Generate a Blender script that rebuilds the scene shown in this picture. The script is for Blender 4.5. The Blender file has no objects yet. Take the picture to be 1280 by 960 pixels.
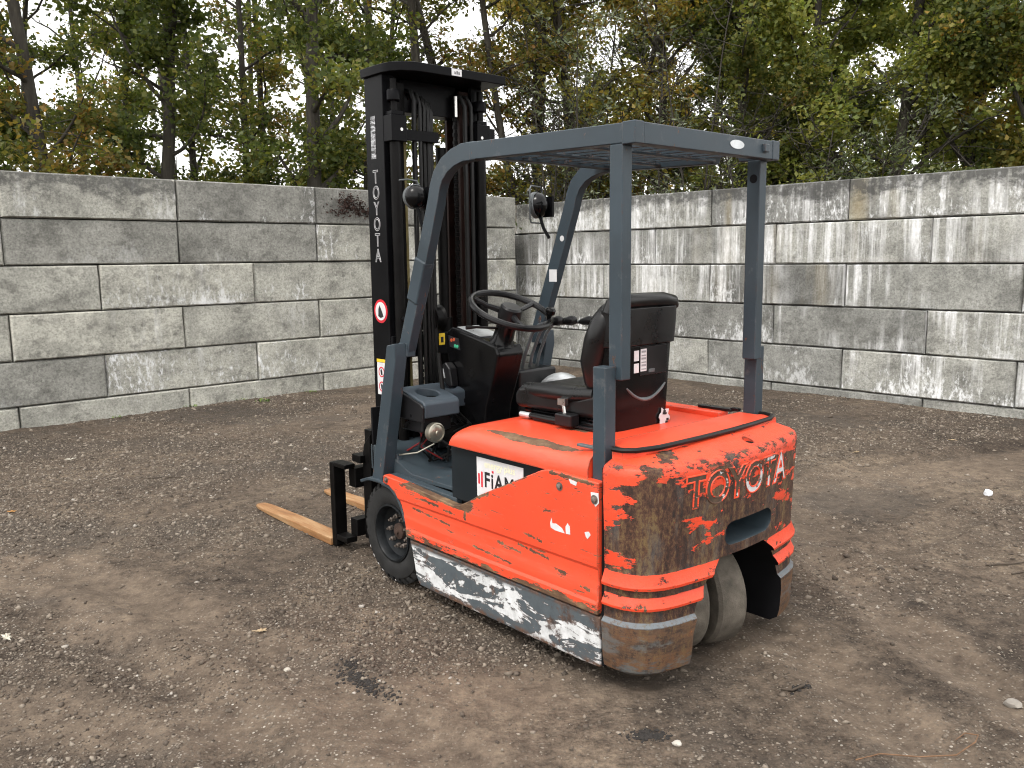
import bpy, bmesh, math, random
import numpy as np
from mathutils import Vector, Matrix
random.seed(11)
S = bpy.context.scene
COL = S.collection
R = math.radians

# ------------------------------------------------------------------ camera
cam_d = bpy.data.cameras.new('camera')
cam_d.sensor_width = 36.0
cam_d.lens = 36.0 * 1066.0 / 1280.0
cam_d.clip_start = 0.05
cam_d.clip_end = 1000
cam = bpy.data.objects.new('camera', cam_d)
COL.objects.link(cam)
_p, _r = R(8.42), R(-0.70)
_fw = Vector((0, math.cos(_p), -math.sin(_p)))
_up0 = Vector((0, math.sin(_p), math.cos(_p)))
_rt0 = Vector((1, 0, 0))
_rt = math.cos(_r) * _rt0 + math.sin(_r) * _up0
_up = -math.sin(_r) * _rt0 + math.cos(_r) * _up0
cam.matrix_world = Matrix(((_rt.x, _up.x, -_fw.x, 0), (_rt.y, _up.y, -_fw.y, 0), (_rt.z, _up.z, -_fw.z, 1.5), (0, 0, 0, 1)))
S.camera = cam

# ------------------------------------------------------------------ sky and sun (bright overcast)
SUN_EL, SUN_AZ = R(58), R(215)          # azimuth from +Y towards +X
w = bpy.data.worlds.new('World')
S.world = w
w.use_nodes = True
nt = w.node_tree
nt.nodes.clear()
sky = nt.nodes.new('ShaderNodeTexSky')
sky.sky_type = 'NISHITA'
sky.sun_disc = False
sky.sun_elevation = SUN_EL
sky.sun_rotation = SUN_AZ
sky.air_density = 1.0
sky.dust_density = 4.0
cl = nt.nodes.new('ShaderNodeTexNoise')
cl.inputs['Scale'].default_value = 2.2
cl.inputs['Detail'].default_value = 4
tc = nt.nodes.new('ShaderNodeTexCoord')
nt.links.new(tc.outputs['Generated'], cl.inputs['Vector'])
cr = nt.nodes.new('ShaderNodeValToRGB')
cr.color_ramp.elements[0].position = 0.3
cr.color_ramp.elements[0].color = (9.0, 8.9, 8.7, 1)
cr.color_ramp.elements[1].position = 0.7
cr.color_ramp.elements[1].color = (12.5, 12.3, 11.9, 1)
nt.links.new(cl.outputs['Fac'], cr.inputs['Fac'])
mx = nt.nodes.new('ShaderNodeMix')
mx.data_type = 'RGBA'
mx.inputs['Factor'].default_value = 0.86
nt.links.new(sky.outputs['Color'], mx.inputs['A'])
nt.links.new(cr.outputs['Color'], mx.inputs['B'])
bg = nt.nodes.new('ShaderNodeBackground')
bg.inputs['Strength'].default_value = 0.12
nt.links.new(mx.outputs['Result'], bg.inputs['Color'])
wo = nt.nodes.new('ShaderNodeOutputWorld')
nt.links.new(bg.outputs['Background'], wo.inputs['Surface'])

sun_d = bpy.data.lights.new('sun', 'SUN')
sun_d.energy = 1.3
sun_d.angle = R(14)
sun_d.color = (1.0, 0.965, 0.91)
sun = bpy.data.objects.new('sun', sun_d)
COL.objects.link(sun)
_sd = Vector((math.sin(SUN_AZ) * math.cos(SUN_EL), math.cos(SUN_AZ) * math.cos(SUN_EL), math.sin(SUN_EL)))
sun.rotation_euler = _sd.to_track_quat('Z', 'Y').to_euler()
sun.location = _sd * 30

S.view_settings.view_transform = 'Standard'
S.view_settings.look = 'None'
S.view_settings.exposure = 0.9
S.view_settings.gamma = 1.0
S.view_settings.use_curve_mapping = False
S.cycles.use_denoising = True
S.cycles.filter_width = 1.1
S.cycles.use_adaptive_sampling = True
S.cycles.adaptive_threshold = 0.03
S.cycles.adaptive_min_samples = 16
S.cycles.max_bounces = 4
S.cycles.diffuse_bounces = 3
S.cycles.glossy_bounces = 2
S.cycles.transmission_bounces = 2
S.cycles.transparent_max_bounces = 8

# ------------------------------------------------------------------ node helper
class G:
    def __init__(s, name):
        s.mat = bpy.data.materials.new(name)
        s.mat.use_nodes = True
        s.nt = s.mat.node_tree
        s.bsdf = s.nt.nodes['Principled BSDF']
        s.out = s.nt.nodes['Material Output']
        s._tc = None
    def node(s, typ, ins=None, **at):
        n = s.nt.nodes.new(typ)
        for k, v in at.items():
            setattr(n, k, v)
        for k, v in (ins or {}).items():
            s.put(n.inputs[k], v)
        return n
    def put(s, sock, v):
        if isinstance(v, bpy.types.NodeSocket):
            s.nt.links.new(v, sock)
        elif isinstance(v, (tuple, list)) and len(v) == 3 and sock.type == 'RGBA':
            sock.default_value = (*v, 1)
        else:
            sock.default_value = v
    def co(s, which='Object'):
        if s._tc is None:
            s._tc = s.node('ShaderNodeTexCoord')
        return s._tc.outputs[which]
    def mapp(s, scale=(1, 1, 1), loc=(0, 0, 0), vec=None):
        n = s.node('ShaderNodeMapping', {'Vector': vec or s.co(), 'Location': loc, 'Scale': scale})
        return n.outputs[0]
    def noise(s, scale=5, detail=4, rough=0.55, vec=None, dist=0.0):
        n = s.node('ShaderNodeTexNoise', {'Vector': vec or s.co(), 'Scale': scale, 'Detail': detail, 'Roughness': rough, 'Distortion': dist})
        return n.outputs['Fac']
    def vor(s, scale=5, vec=None, out='Distance', feature='F1', rnd=1.0):
        n = s.node('ShaderNodeTexVoronoi', {'Vector': vec or s.co(), 'Scale': scale, 'Randomness': rnd}, feature=feature)
        return n.outputs[out]
    def ramp(s, fac, stops, interp='LINEAR'):
        n = s.node('ShaderNodeValToRGB', {'Fac': fac})
        cr = n.color_ramp
        cr.interpolation = interp
        while len(cr.elements) < len(stops):
            cr.elements.new(0.5)
        for e, (p, c) in zip(cr.elements, stops):
            e.position = p
            e.color = (c, c, c, 1) if not isinstance(c, (tuple, list)) else (*c[:3], 1)
        return n.outputs['Color']
    def mix(s, fac, a, b, mode='MIX'):
        n = s.node('ShaderNodeMix', data_type='RGBA', blend_type=mode)
        s.put(n.inputs['Factor'], fac)
        s.put(n.inputs['A'], a)
        s.put(n.inputs['B'], b)
        return n.outputs['Result']
    def m(s, op, a, b=0.0, clamp=False):
        n = s.node('ShaderNodeMath', operation=op, use_clamp=clamp)
        s.put(n.inputs[0], a)
        s.put(n.inputs[1], b)
        return n.outputs[0]
    def rng(s, v, a, b, c=0.0, d=1.0, smooth=False):
        n = s.node('ShaderNodeMapRange', {'Value': v, 'From Min': a, 'From Max': b, 'To Min': c, 'To Max': d})
        if smooth:
            n.interpolation_type = 'SMOOTHSTEP'
        return n.outputs[0]
    def xyz(s, vec=None):
        n = s.node('ShaderNodeSeparateXYZ', {0: vec or s.co()})
        return n.outputs[0], n.outputs[1], n.outputs[2]
    def bump(s, h, strength=0.3, dist=0.01):
        n = s.node('ShaderNodeBump', {'Height': h, 'Strength': strength, 'Distance': dist})
        s.nt.links.new(n.outputs[0], s.bsdf.inputs['Normal'])
        return n.outputs[0]
    def edge(s, radius=0.01, lo=0.02, hi=0.2):
        b = s.node('ShaderNodeBevel', {'Radius': radius}, samples=4)
        g = s.node('ShaderNodeNewGeometry')
        d = s.node('ShaderNodeVectorMath', {0: b.outputs[0], 1: g.outputs['Normal']}, operation='DOT_PRODUCT')
        return s.rng(d.outputs['Value'], 1 - lo, 1 - hi)
    def fin(s, color=None, rough=None, metal=None, **kw):
        for k, v in (('Base Color', color), ('Roughness', rough), ('Metallic', metal)):
            if v is not None:
                s.put(s.bsdf.inputs[k], v)
        for k, v in kw.items():
            s.put(s.bsdf.inputs[k.replace('_', ' ')], v)
        return s.mat

def plain(name, col, rough=0.5, metal=0.0, var=0.25, scale=9, bump=0.0, coat=0.0, spec=0.4):
    g = G(name)
    n = g.noise(scale, 5, 0.6)
    lo = tuple(c * (1 - var) for c in col)
    hi = tuple(min(1, c * (1 + var)) for c in col)
    c = g.ramp(n, [(0.3, lo), (0.7, hi)])
    r = g.rng(n, 0.3, 0.7, max(0.02, rough - 0.08), min(1, rough + 0.08))
    if bump:
        g.bump(g.noise(scale * 12, 3), bump, 0.003)
    return g.fin(c, r, metal, Coat_Weight=coat, Specular_IOR_Level=spec)

# ------------------------------------------------------------------ mesh helpers
class MB:
    def __init__(s):
        s.v, s.f = [], []
    def add(s, v, f):
        o = len(s.v)
        s.v += [tuple(p) for p in v]
        s.f += [tuple(i + o for i in q) for q in f]
        return s
    def box(s, x0, x1, y0, y1, z0, z1):
        x0, x1 = min(x0, x1), max(x0, x1); y0, y1 = min(y0, y1), max(y0, y1); z0, z1 = min(z0, z1), max(z0, z1)
        v = [(x, y, z) for z in (z0, z1) for y in (y0, y1) for x in (x0, x1)]
        return s.add(v, [(0, 2, 3, 1), (4, 5, 7, 6), (0, 1, 5, 4), (2, 6, 7, 3), (0, 4, 6, 2), (1, 3, 7, 5)])
    def prism(s, poly, axis, a0, a1):
        a0, a1 = min(a0, a1), max(a0, a1)
        ar = sum(p[0] * q[1] - q[0] * p[1] for p, q in zip(poly, poly[1:] + poly[:1]))
        if ar < 0:
            poly = poly[::-1]
        if axis == 'y':
            mk = lambda p, a: (p[0], a, p[1])
        elif axis == 'x':
            mk = lambda p, a: (a, p[0], p[1])
        else:
            mk = lambda p, a: (p[0], p[1], a)
        n = len(poly)
        v = [mk(p, a0) for p in poly] + [mk(p, a1) for p in poly]
        f = [tuple(range(n))[::-1], tuple(range(n, 2 * n))]
        f += [(i, (i + 1) % n, n + (i + 1) % n, n + i) for i in range(n)]
        if axis == 'y':
            f = [q[::-1] for q in f]
        return s.add(v, f)
    def loft(s, rings, cap=True, closed=False):
        n = len(rings[0])
        v = [p for r in rings for p in r]
        m = len(rings)
        f = []
        for j in range(m if closed else m - 1):
            for i in range(n):
                a, b = j * n + i, j * n + (i + 1) % n
                c, d = ((j + 1) % m) * n + (i + 1) % n, ((j + 1) % m) * n + i
                f.append((a, b, c, d))
        if cap and not closed:
            f.append(tuple(range(n))[::-1])
            f.append(tuple(range((m - 1) * n, m * n)))
        return s.add(v, f)
    def tube(s, path, r, n=10, cap=True, sq=None):
        P = [Vector(p) for p in path]
        rs = r if isinstance(r, (list, tuple)) else [r] * len(P)
        rings = []
        up = None
        for i, p in enumerate(P):
            t = (P[min(i + 1, len(P) - 1)] - P[max(i - 1, 0)]).normalized()
            if up is None:
                up = t.orthogonal().normalized()
            else:
                up = (up - t * up.dot(t)).normalized()
            si = t.cross(up)
            rings.append([p + (up * math.cos(k * 2 * math.pi / n) + si * math.sin(k * 2 * math.pi / n)) * rs[i] for k in range(n)])
        return s.loft(rings, cap)
    def lathe(s, prof, c, axis='y', n=32, closed=False, cap=True):
        rings = []
        A = {'x': (1, 2, 0), 'y': (2, 0, 1), 'z': (0, 1, 2)}[axis]
        for (r, h) in prof:
            ring = []
            for k in range(n):
                a = 2 * math.pi * k / n
                q = [0, 0, 0]
                q[A[0]] = c[A[0]] + r * math.cos(a)
                q[A[1]] = c[A[1]] + r * math.sin(a)
                q[A[2]] = c[A[2]] + h
                ring.append(tuple(q))
            rings.append(ring)
        return s.loft(rings, cap, closed)
    def dome(s, c, d, r, depth, n=20, m=7):
        d = Vector(d).normalized()
        u = d.orthogonal().normalized()
        w_ = d.cross(u)
        rings = []
        for j in range(m):
            a = (j / (m - 0.85)) * math.pi / 2
            rings.append([Vector(c) + d * depth * math.sin(a) + (u * math.cos(2 * math.pi * k / n) + w_ * math.sin(2 * math.pi * k / n)) * r * math.cos(a) for k in range(n)])
        return s.loft(rings)
    def build(s, name, mat=None, parent=None, bevel=0.0, seg=2, angle=35, sub=0, smooth=True):
        me = bpy.data.meshes.new(name)
        me.from_pydata(s.v, [], s.f)
        bm = bmesh.new()
        bm.from_mesh(me)
        bmesh.ops.recalc_face_normals(bm, faces=bm.faces)
        bm.to_mesh(me)
        bm.free()
        return finish(name, me, mat, parent, bevel, seg, angle, sub, smooth)

def finish(name, me, mat=None, parent=None, bevel=0.0, seg=2, angle=35, sub=0, smooth=True):
    if mat:
        me.materials.append(mat)
    if smooth:
        me.polygons.foreach_set('use_smooth', [True] * len(me.polygons))
        me.set_sharp_from_angle(angle=R(angle))
    o = bpy.data.objects.new(name, me)
    COL.objects.link(o)
    if parent:
        o.parent = parent
    if bevel:
        b = o.modifiers.new('bevel', 'BEVEL')
        b.width = bevel
        b.segments = seg
        b.limit_method = 'ANGLE'
        b.angle_limit = R(38)
        b.harden_normals = True
    if sub:
        m_ = o.modifiers.new('sub', 'SUBSURF')
        m_.levels = m_.render_levels = sub
    return o

def empty(name, loc=(0, 0, 0), rz=0.0, parent=None):
    o = bpy.data.objects.new(name, None)
    o.empty_display_size = 0.2
    COL.objects.link(o)
    o.location = loc
    o.rotation_euler = (0, 0, rz)
    if parent:
        o.parent = parent
    return o

def tag(o, label, cat, group=None):
    o['label'] = label
    o['category'] = cat
    if group:
        o['group'] = group
    return o

def np_mesh(name, V, F, mat=None, smooth=False, loops=4):
    me = bpy.data.meshes.new(name)
    nf = len(F)
    me.vertices.add(len(V))
    me.vertices.foreach_set('co', np.asarray(V, np.float32).ravel())
    me.loops.add(nf * loops)
    me.loops.foreach_set('vertex_index', np.asarray(F, np.int32).ravel())
    me.polygons.add(nf)
    me.polygons.foreach_set('loop_start', np.arange(nf, dtype=np.int32) * loops)
    me.update(calc_edges=True)
    if smooth:
        me.polygons.foreach_set('use_smooth', [True] * nf)
    if mat:
        me.materials.append(mat)
    return me

def text_geo(txt, size=1.0, outline=0.0, offset=0.0, extrude=0.0, align='CENTER', xs=1.0, space=1.0):
    """evaluated letters as plain mesh data lying in the XY plane"""
    cu = bpy.data.curves.new('lettering', 'FONT')
    cu.body = txt
    cu.size = size
    cu.align_x = align
    cu.offset = offset
    cu.space_character = space
    cu.extrude = extrude
    if outline:
        cu.fill_mode = 'NONE'
        cu.bevel_depth = outline
        cu.bevel_resolution = 1
    ob = bpy.data.objects.new('lettering', cu)
    COL.objects.link(ob)
    bpy.context.view_layer.update()
    me = bpy.data.meshes.new_from_object(ob.evaluated_get(bpy.context.evaluated_depsgraph_get()))
    V = np.array([v.co[:] for v in me.vertices])
    F = [tuple(p.vertices) for p in me.polygons]
    bpy.data.objects.remove(ob)
    bpy.data.curves.remove(cu)
    bpy.data.meshes.remove(me)
    V[:, 0] *= xs
    return V, F

# value noise for terrain
_rs = np.random.RandomState(5)
_tab = _rs.rand(256, 256)
def vnoise(x, y):
    xi, yi = np.floor(x).astype(int), np.floor(y).astype(int)
    fx, fy = x - xi, y - yi
    fx, fy = fx * fx * (3 - 2 * fx), fy * fy * (3 - 2 * fy)
    g_ = lambda i, j: _tab[i & 255, j & 255]
    return (g_(xi, yi) * (1 - fx) + g_(xi + 1, yi) * fx) * (1 - fy) + (g_(xi, yi + 1) * (1 - fx) + g_(xi + 1, yi + 1) * fx) * fy
def fbm(x, y, o=4):
    r, a = 0, 0.5
    for k in range(o):
        r = r + a * (vnoise(x * 2 ** k + 17 * k, y * 2 ** k + 9 * k) - 0.5)
        a *= 0.5
    return r
# ------------------------------------------------------------------ ground
RUTS = [((0.95, 3.75), (1.09, 3.17), (1.25, 2.44), (1.36, 1.6)), ((1.55, 4.1), (1.6, 3.2), (1.75, 2.4), (1.9, 1.6)),
        ((-4.2, 4.2), (-2.2, 4.05), (-0.9, 3.1), (-0.2, 2.4), (0.1, 1.6)), ((-3.8, 3.5), (-1.9, 3.35), (-1.0, 2.7), (-0.5, 1.9)),
        ((1.6, 5.2), (2.6, 6.0), (4.2, 6.6)), ((1.9, 4.2), (3.0, 5.0), (4.6, 5.4))]
def seg_d(x, y, pts):
    d = np.full(np.shape(x), 9.0)
    for (ax, ay), (bx, by) in zip(pts, pts[1:]):
        vx, vy = bx - ax, by - ay
        t = np.clip(((x - ax) * vx + (y - ay) * vy) / (vx * vx + vy * vy), 0, 1)
        d = np.minimum(d, np.hypot(x - ax - t * vx, y - ay - t * vy))
    return d
def gh(x, y):
    x, y = np.asarray(x, float), np.asarray(y, float)
    z = 0.05 * fbm(x * 0.55, y * 0.55, 3) + 0.022 * fbm(x * 3.1, y * 3.1, 3) + 0.013 * fbm(x * 11, y * 11, 3)
    for i, r in enumerate(RUTS):
        d = seg_d(x + 0.05 * fbm(x * 2, y * 2, 2), y + 0.05 * fbm(y * 2, x * 2, 2), r)
        wd = 0.10
        z = z - 0.020 * np.exp(-(d / wd) ** 2) + 0.014 * np.exp(-((d - 0.16) / 0.05) ** 2)
    near = np.exp(-(((x + 0.15) / 1.1) ** 2 + ((y - 4.1) / 1.1) ** 2))
    z = z * (1 - 0.75 * near)
    fade = np.clip((45 - np.hypot(x, y)) / 20, 0, 1)
    return z * fade - 0.004
def axis_pts(lo, hi, fl, fh, step):
    a = list(np.arange(fl, fh + 1e-6, step))
    d = step; p = fl
    while p > lo:
        d *= 1.25; p -= d; a.insert(0, p)
    d = step; p = fh
    while p < hi:
        d *= 1.25; p += d; a.append(p)
    return np.array(a)
gx, gy = axis_pts(-320, 320, -5.6, 5.4, 0.032), axis_pts(-60, 420, 1.75, 9.0, 0.032)
GX, GY = np.meshgrid(gx, gy)
GV = np.stack([GX, GY, gh(GX, GY)], -1).reshape(-1, 3)
nx, ny = len(gx), len(gy)
ii = (np.arange(ny - 1)[:, None] * nx + np.arange(nx - 1)[None]).ravel()
GF = np.stack([ii, ii + 1, ii + nx + 1, ii + nx], -1)

g = G('dirt')
P = g.co('Object')
big = g.noise(0.55, 4, 0.6, P, 0.4)
mid = g.noise(2.4, 5, 0.70, P)
grit = g.noise(13, 5, 0.74, P)
fine = g.noise(60, 3, 0.7, P)
tone = g.m('ADD', g.m('MULTIPLY', big, 0.45), g.m('ADD', g.m('MULTIPLY', mid, 0.35), g.m('MULTIPLY', grit, 0.20)))
base = g.ramp(tone, [(0.36, (0.032, 0.0245, 0.0195)), (0.45, (0.070, 0.054, 0.0415)), (0.53, (0.108, 0.083, 0.0625)), (0.63, (0.168, 0.131, 0.096))])
base = g.mix(1.0, base, g.ramp(g.m('ADD', g.m('MULTIPLY', fine, 0.5), g.m('MULTIPLY', grit, 0.5)), [(0.34, (0.34, 0.33, 0.32)), (0.5, (0.95, 0.95, 0.95)), (0.66, (1.45, 1.45, 1.43))]), 'MULTIPLY')
# wheel-packed tan tracks and damp dark grit, from attributes of the ground mesh
A1 = g.node('ShaderNodeAttribute', attribute_name='packed').outputs['Fac']
A2 = g.node('ShaderNodeAttribute', attribute_name='damp').outputs['Fac']
pk = g.rng(g.m('ADD', A1, g.m('MULTIPLY', g.m('SUBTRACT', mid, 0.5), 1.3)), 0.35, 0.75)
base = g.mix(g.m('MULTIPLY', pk, 0.48), base, g.ramp(grit, [(0.35, (0.096, 0.072, 0.054)), (0.65, (0.165, 0.127, 0.093))]))
wetm = g.noise(1.25, 4, 0.65, g.mapp((1, 1, 1), (7, 3, 0)))
wet = g.rng(g.m('ADD', wetm, g.m('MULTIPLY', A2, 0.22)), 0.56, 0.68)
base = g.mix(g.m('MULTIPLY', wet, 0.48), base, g.mix(grit, (0.020, 0.017, 0.015), (0.065, 0.056, 0.048)))
vn = g.node('ShaderNodeTexVoronoi', {'Vector': P, 'Scale': 95.0}, feature='F1')
cell = g.xyz(vn.outputs['Color'])
gravel_zone = g.rng(g.noise(1.1, 4, 0.6, g.mapp((1, 1, 1), (3, 11, 0))), 0.42, 0.60, 0.25, 1.0)
stone_m = g.m('MULTIPLY', g.m('MULTIPLY', g.m('GREATER_THAN', cell[0], 0.62), g.rng(vn.outputs['Distance'], 0.50, 0.40)), gravel_zone)
stone_c = g.ramp(cell[1], [(0.0, (0.075, 0.062, 0.05)), (0.6, (0.17, 0.142, 0.115)), (0.94, (0.27, 0.235, 0.195)), (1.0, (0.42, 0.39, 0.34))])
base = g.mix(g.m('MULTIPLY', stone_m, 0.85), base, stone_c)
hgt = g.m('ADD', g.m('MULTIPLY', fine, 0.35), g.m('ADD', g.m('MULTIPLY', stone_m, 0.45), g.m('MULTIPLY', grit, 1.5)))
g.bump(hgt, g.m('SUBTRACT', 1.0, g.m('MULTIPLY', pk, 0.45)), 0.022)
M_DIRT = g.fin(base, g.m('SUBTRACT', 0.95, g.m('MULTIPLY', wet, 0.2)), 0.0, Specular_IOR_Level=0.2)
go = bpy.data.objects.new('ground', np_mesh('ground', GV, GF, M_DIRT, True))
COL.objects.link(go)
go['kind'] = 'structure'
TRACKS = [(((-6.0, 4.9), (-3.6, 4.5), (-1.9, 3.75), (-0.9, 3.0), (-0.1, 2.2), (0.2, 1.2)), 0.36), (((-3.2, 2.9), (-1.2, 2.6), (0.4, 2.9), (1.0, 3.3)), 0.22), (((0.95, 3.9), (1.09, 3.17), (1.25, 2.44), (1.36, 1.4)), 0.20), (((1.5, 4.3), (1.62, 3.2), (1.75, 2.3), (1.9, 1.4)), 0.20),
          (((1.3, 4.6), (2.4, 5.6), (4.4, 6.2)), 0.40), (((-2.4, 7.6), (-1.2, 8.6), (0.3, 9.4)), 0.5)]
DAMPS = [(-2.75, 4.55, 0.8, 0.35), (-3.9, 6.9, 1.3, 0.5), (-2.6, 8.2, 1.4, 0.5), (2.0, 5.0, 0.5, 0.22), (2.7, 7.6, 1.6, 0.5), (3.4, 4.2, 0.7, 0.4), (-0.55, 2.95, 0.25, 0.14), (0.5, 3.3, 0.5, 0.3), (-1.8, 6.1, 0.8, 0.35), (1.0, 2.2, 0.3, 0.15), (-4.6, 5.8, 0.9, 0.6)]
px_, py_ = GV[:, 0], GV[:, 1]
pk_ = np.zeros(len(GV)); dm_ = np.zeros(len(GV))
for pts_, w__ in TRACKS:
    pk_ = np.maximum(pk_, np.exp(-(seg_d(px_, py_, pts_) / w__) ** 2))
for cx_, cy_, rx_, ry_ in DAMPS:
    dm_ = np.maximum(dm_, np.exp(-(((px_ - cx_) / rx_) ** 2 + ((py_ - cy_) / ry_) ** 2)))
for nm_, ar_ in (('packed', pk_), ('damp', dm_)):
    at_ = go.data.attributes.new(nm_, 'FLOAT', 'POINT')
    at_.data.foreach_set('value', ar_.astype(np.float32))

# loose stones: real geometry, uncountable
def stone_material(name, lo, mid_, hi):
    g = G(name)
    rnd = g.node('ShaderNodeNewGeometry').outputs['Random Per Island']
    c = g.ramp(rnd, [(0.0, lo), (0.55, mid_), (0.97, hi), (1.0, (0.40, 0.37, 0.33))])
    c = g.mix(g.rng(g.noise(60, 4), 0.35, 0.7, 0, 0.6), c, g.mix(0.5, c, (0.05, 0.042, 0.035)))
    return g.fin(c, 0.88, 0.0, Specular_IOR_Level=0.3)
M_STONE = stone_material('gravel', (0.060, 0.047, 0.037), (0.132, 0.106, 0.083), (0.27, 0.23, 0.185))
ICO_V = None
def ico():
    bm = bmesh.new()
    bmesh.ops.create_icosphere(bm, subdivisions=1, radius=1)
    bm.verts.ensure_lookup_table()
    V = np.array([v.co[:] for v in bm.verts]); F = np.array([[v.index for v in f.verts] for f in bm.faces])
    bm.free()
    return V, F
IV, IF = ico()
rs = np.random.RandomState(3)
def in_truck(x, y):
    dx, dy = x + 0.151, y - 4.091
    X = dx * -0.6678 + dy * 0.7443; Y = dx * -0.7443 + dy * -0.6678
    return (X > -1.52) & (X < 0.5) & (np.abs(Y) < 0.53)
OV = np.array([(1, 0, 0), (-1, 0, 0), (0, 1, 0), (0, -1, 0), (0, 0, 1), (0, 0, -1)], float)
OF = np.array([(0, 2, 4), (2, 1, 4), (1, 3, 4), (3, 0, 4), (2, 0, 5), (1, 2, 5), (3, 1, 5), (0, 3, 5)])
NS = 95000
# more stones near the lens, in drifts, fewer on the packed tracks
yy = 1.7 + 7.9 * rs.rand(NS * 4) ** 1.5
xx = (rs.rand(NS * 4) - 0.5) * 2 * (0.68 * yy + 0.35)
dens = np.clip(0.16 + 3.4 * (fbm(xx * 1.3 + 40, yy * 1.3 + 20, 4) + 0.06), 0.08, 1)
for pts_, w__ in TRACKS:
    dens *= 1 - 0.65 * np.exp(-(seg_d(xx, yy, pts_) / w__) ** 2)
keep = (rs.rand(NS * 4) < dens)
xx, yy = xx[keep][:NS], yy[keep][:NS]
n_ = len(xx)
sz = 0.0026 + 0.0044 * rs.rand(n_) ** 2.6 + 0.009 * rs.rand(n_) ** 24
sz *= (0.82 + 0.10 * yy)
sc = np.stack([sz * (0.8 + 0.7 * rs.rand(n_)), sz * (0.8 + 0.7 * rs.rand(n_)), sz * (0.5 + 0.5 * rs.rand(n_))], -1)
V = OV[None] * (0.7 + 0.5 * rs.rand(n_, 6, 1)) + 0.45 * (rs.rand(n_, 6, 3) - 0.5)
ax1 = rs.rand(n_) * 6.283; ax2 = (rs.rand(n_) - 0.5) * 1.6
ca, sa = np.cos(ax2)[:, None], np.sin(ax2)[:, None]
V = np.stack([V[..., 0] * ca - V[..., 2] * sa, V[..., 1], V[..., 0] * sa + V[..., 2] * ca], -1) * sc[:, None, :]
ca, sa = np.cos(ax1)[:, None], np.sin(ax1)[:, None]
V = np.stack([V[..., 0] * ca - V[..., 1] * sa, V[..., 0] * sa + V[..., 1] * ca, V[..., 2]], -1)
V += np.stack([xx, yy, gh(xx, yy) + sc[:, 2] * 0.22], -1)[:, None, :]
F = OF[None] + (np.arange(n_) * 6)[:, None, None]
gr = bpy.data.objects.new('gravel', np_mesh('gravel', V.reshape(-1, 3), F.reshape(-1, 3), M_STONE, False, 3))
COL.objects.link(gr)
gr['kind'] = 'stuff'
gr['label'] = 'small loose stones scattered over the brown dirt yard'

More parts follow.
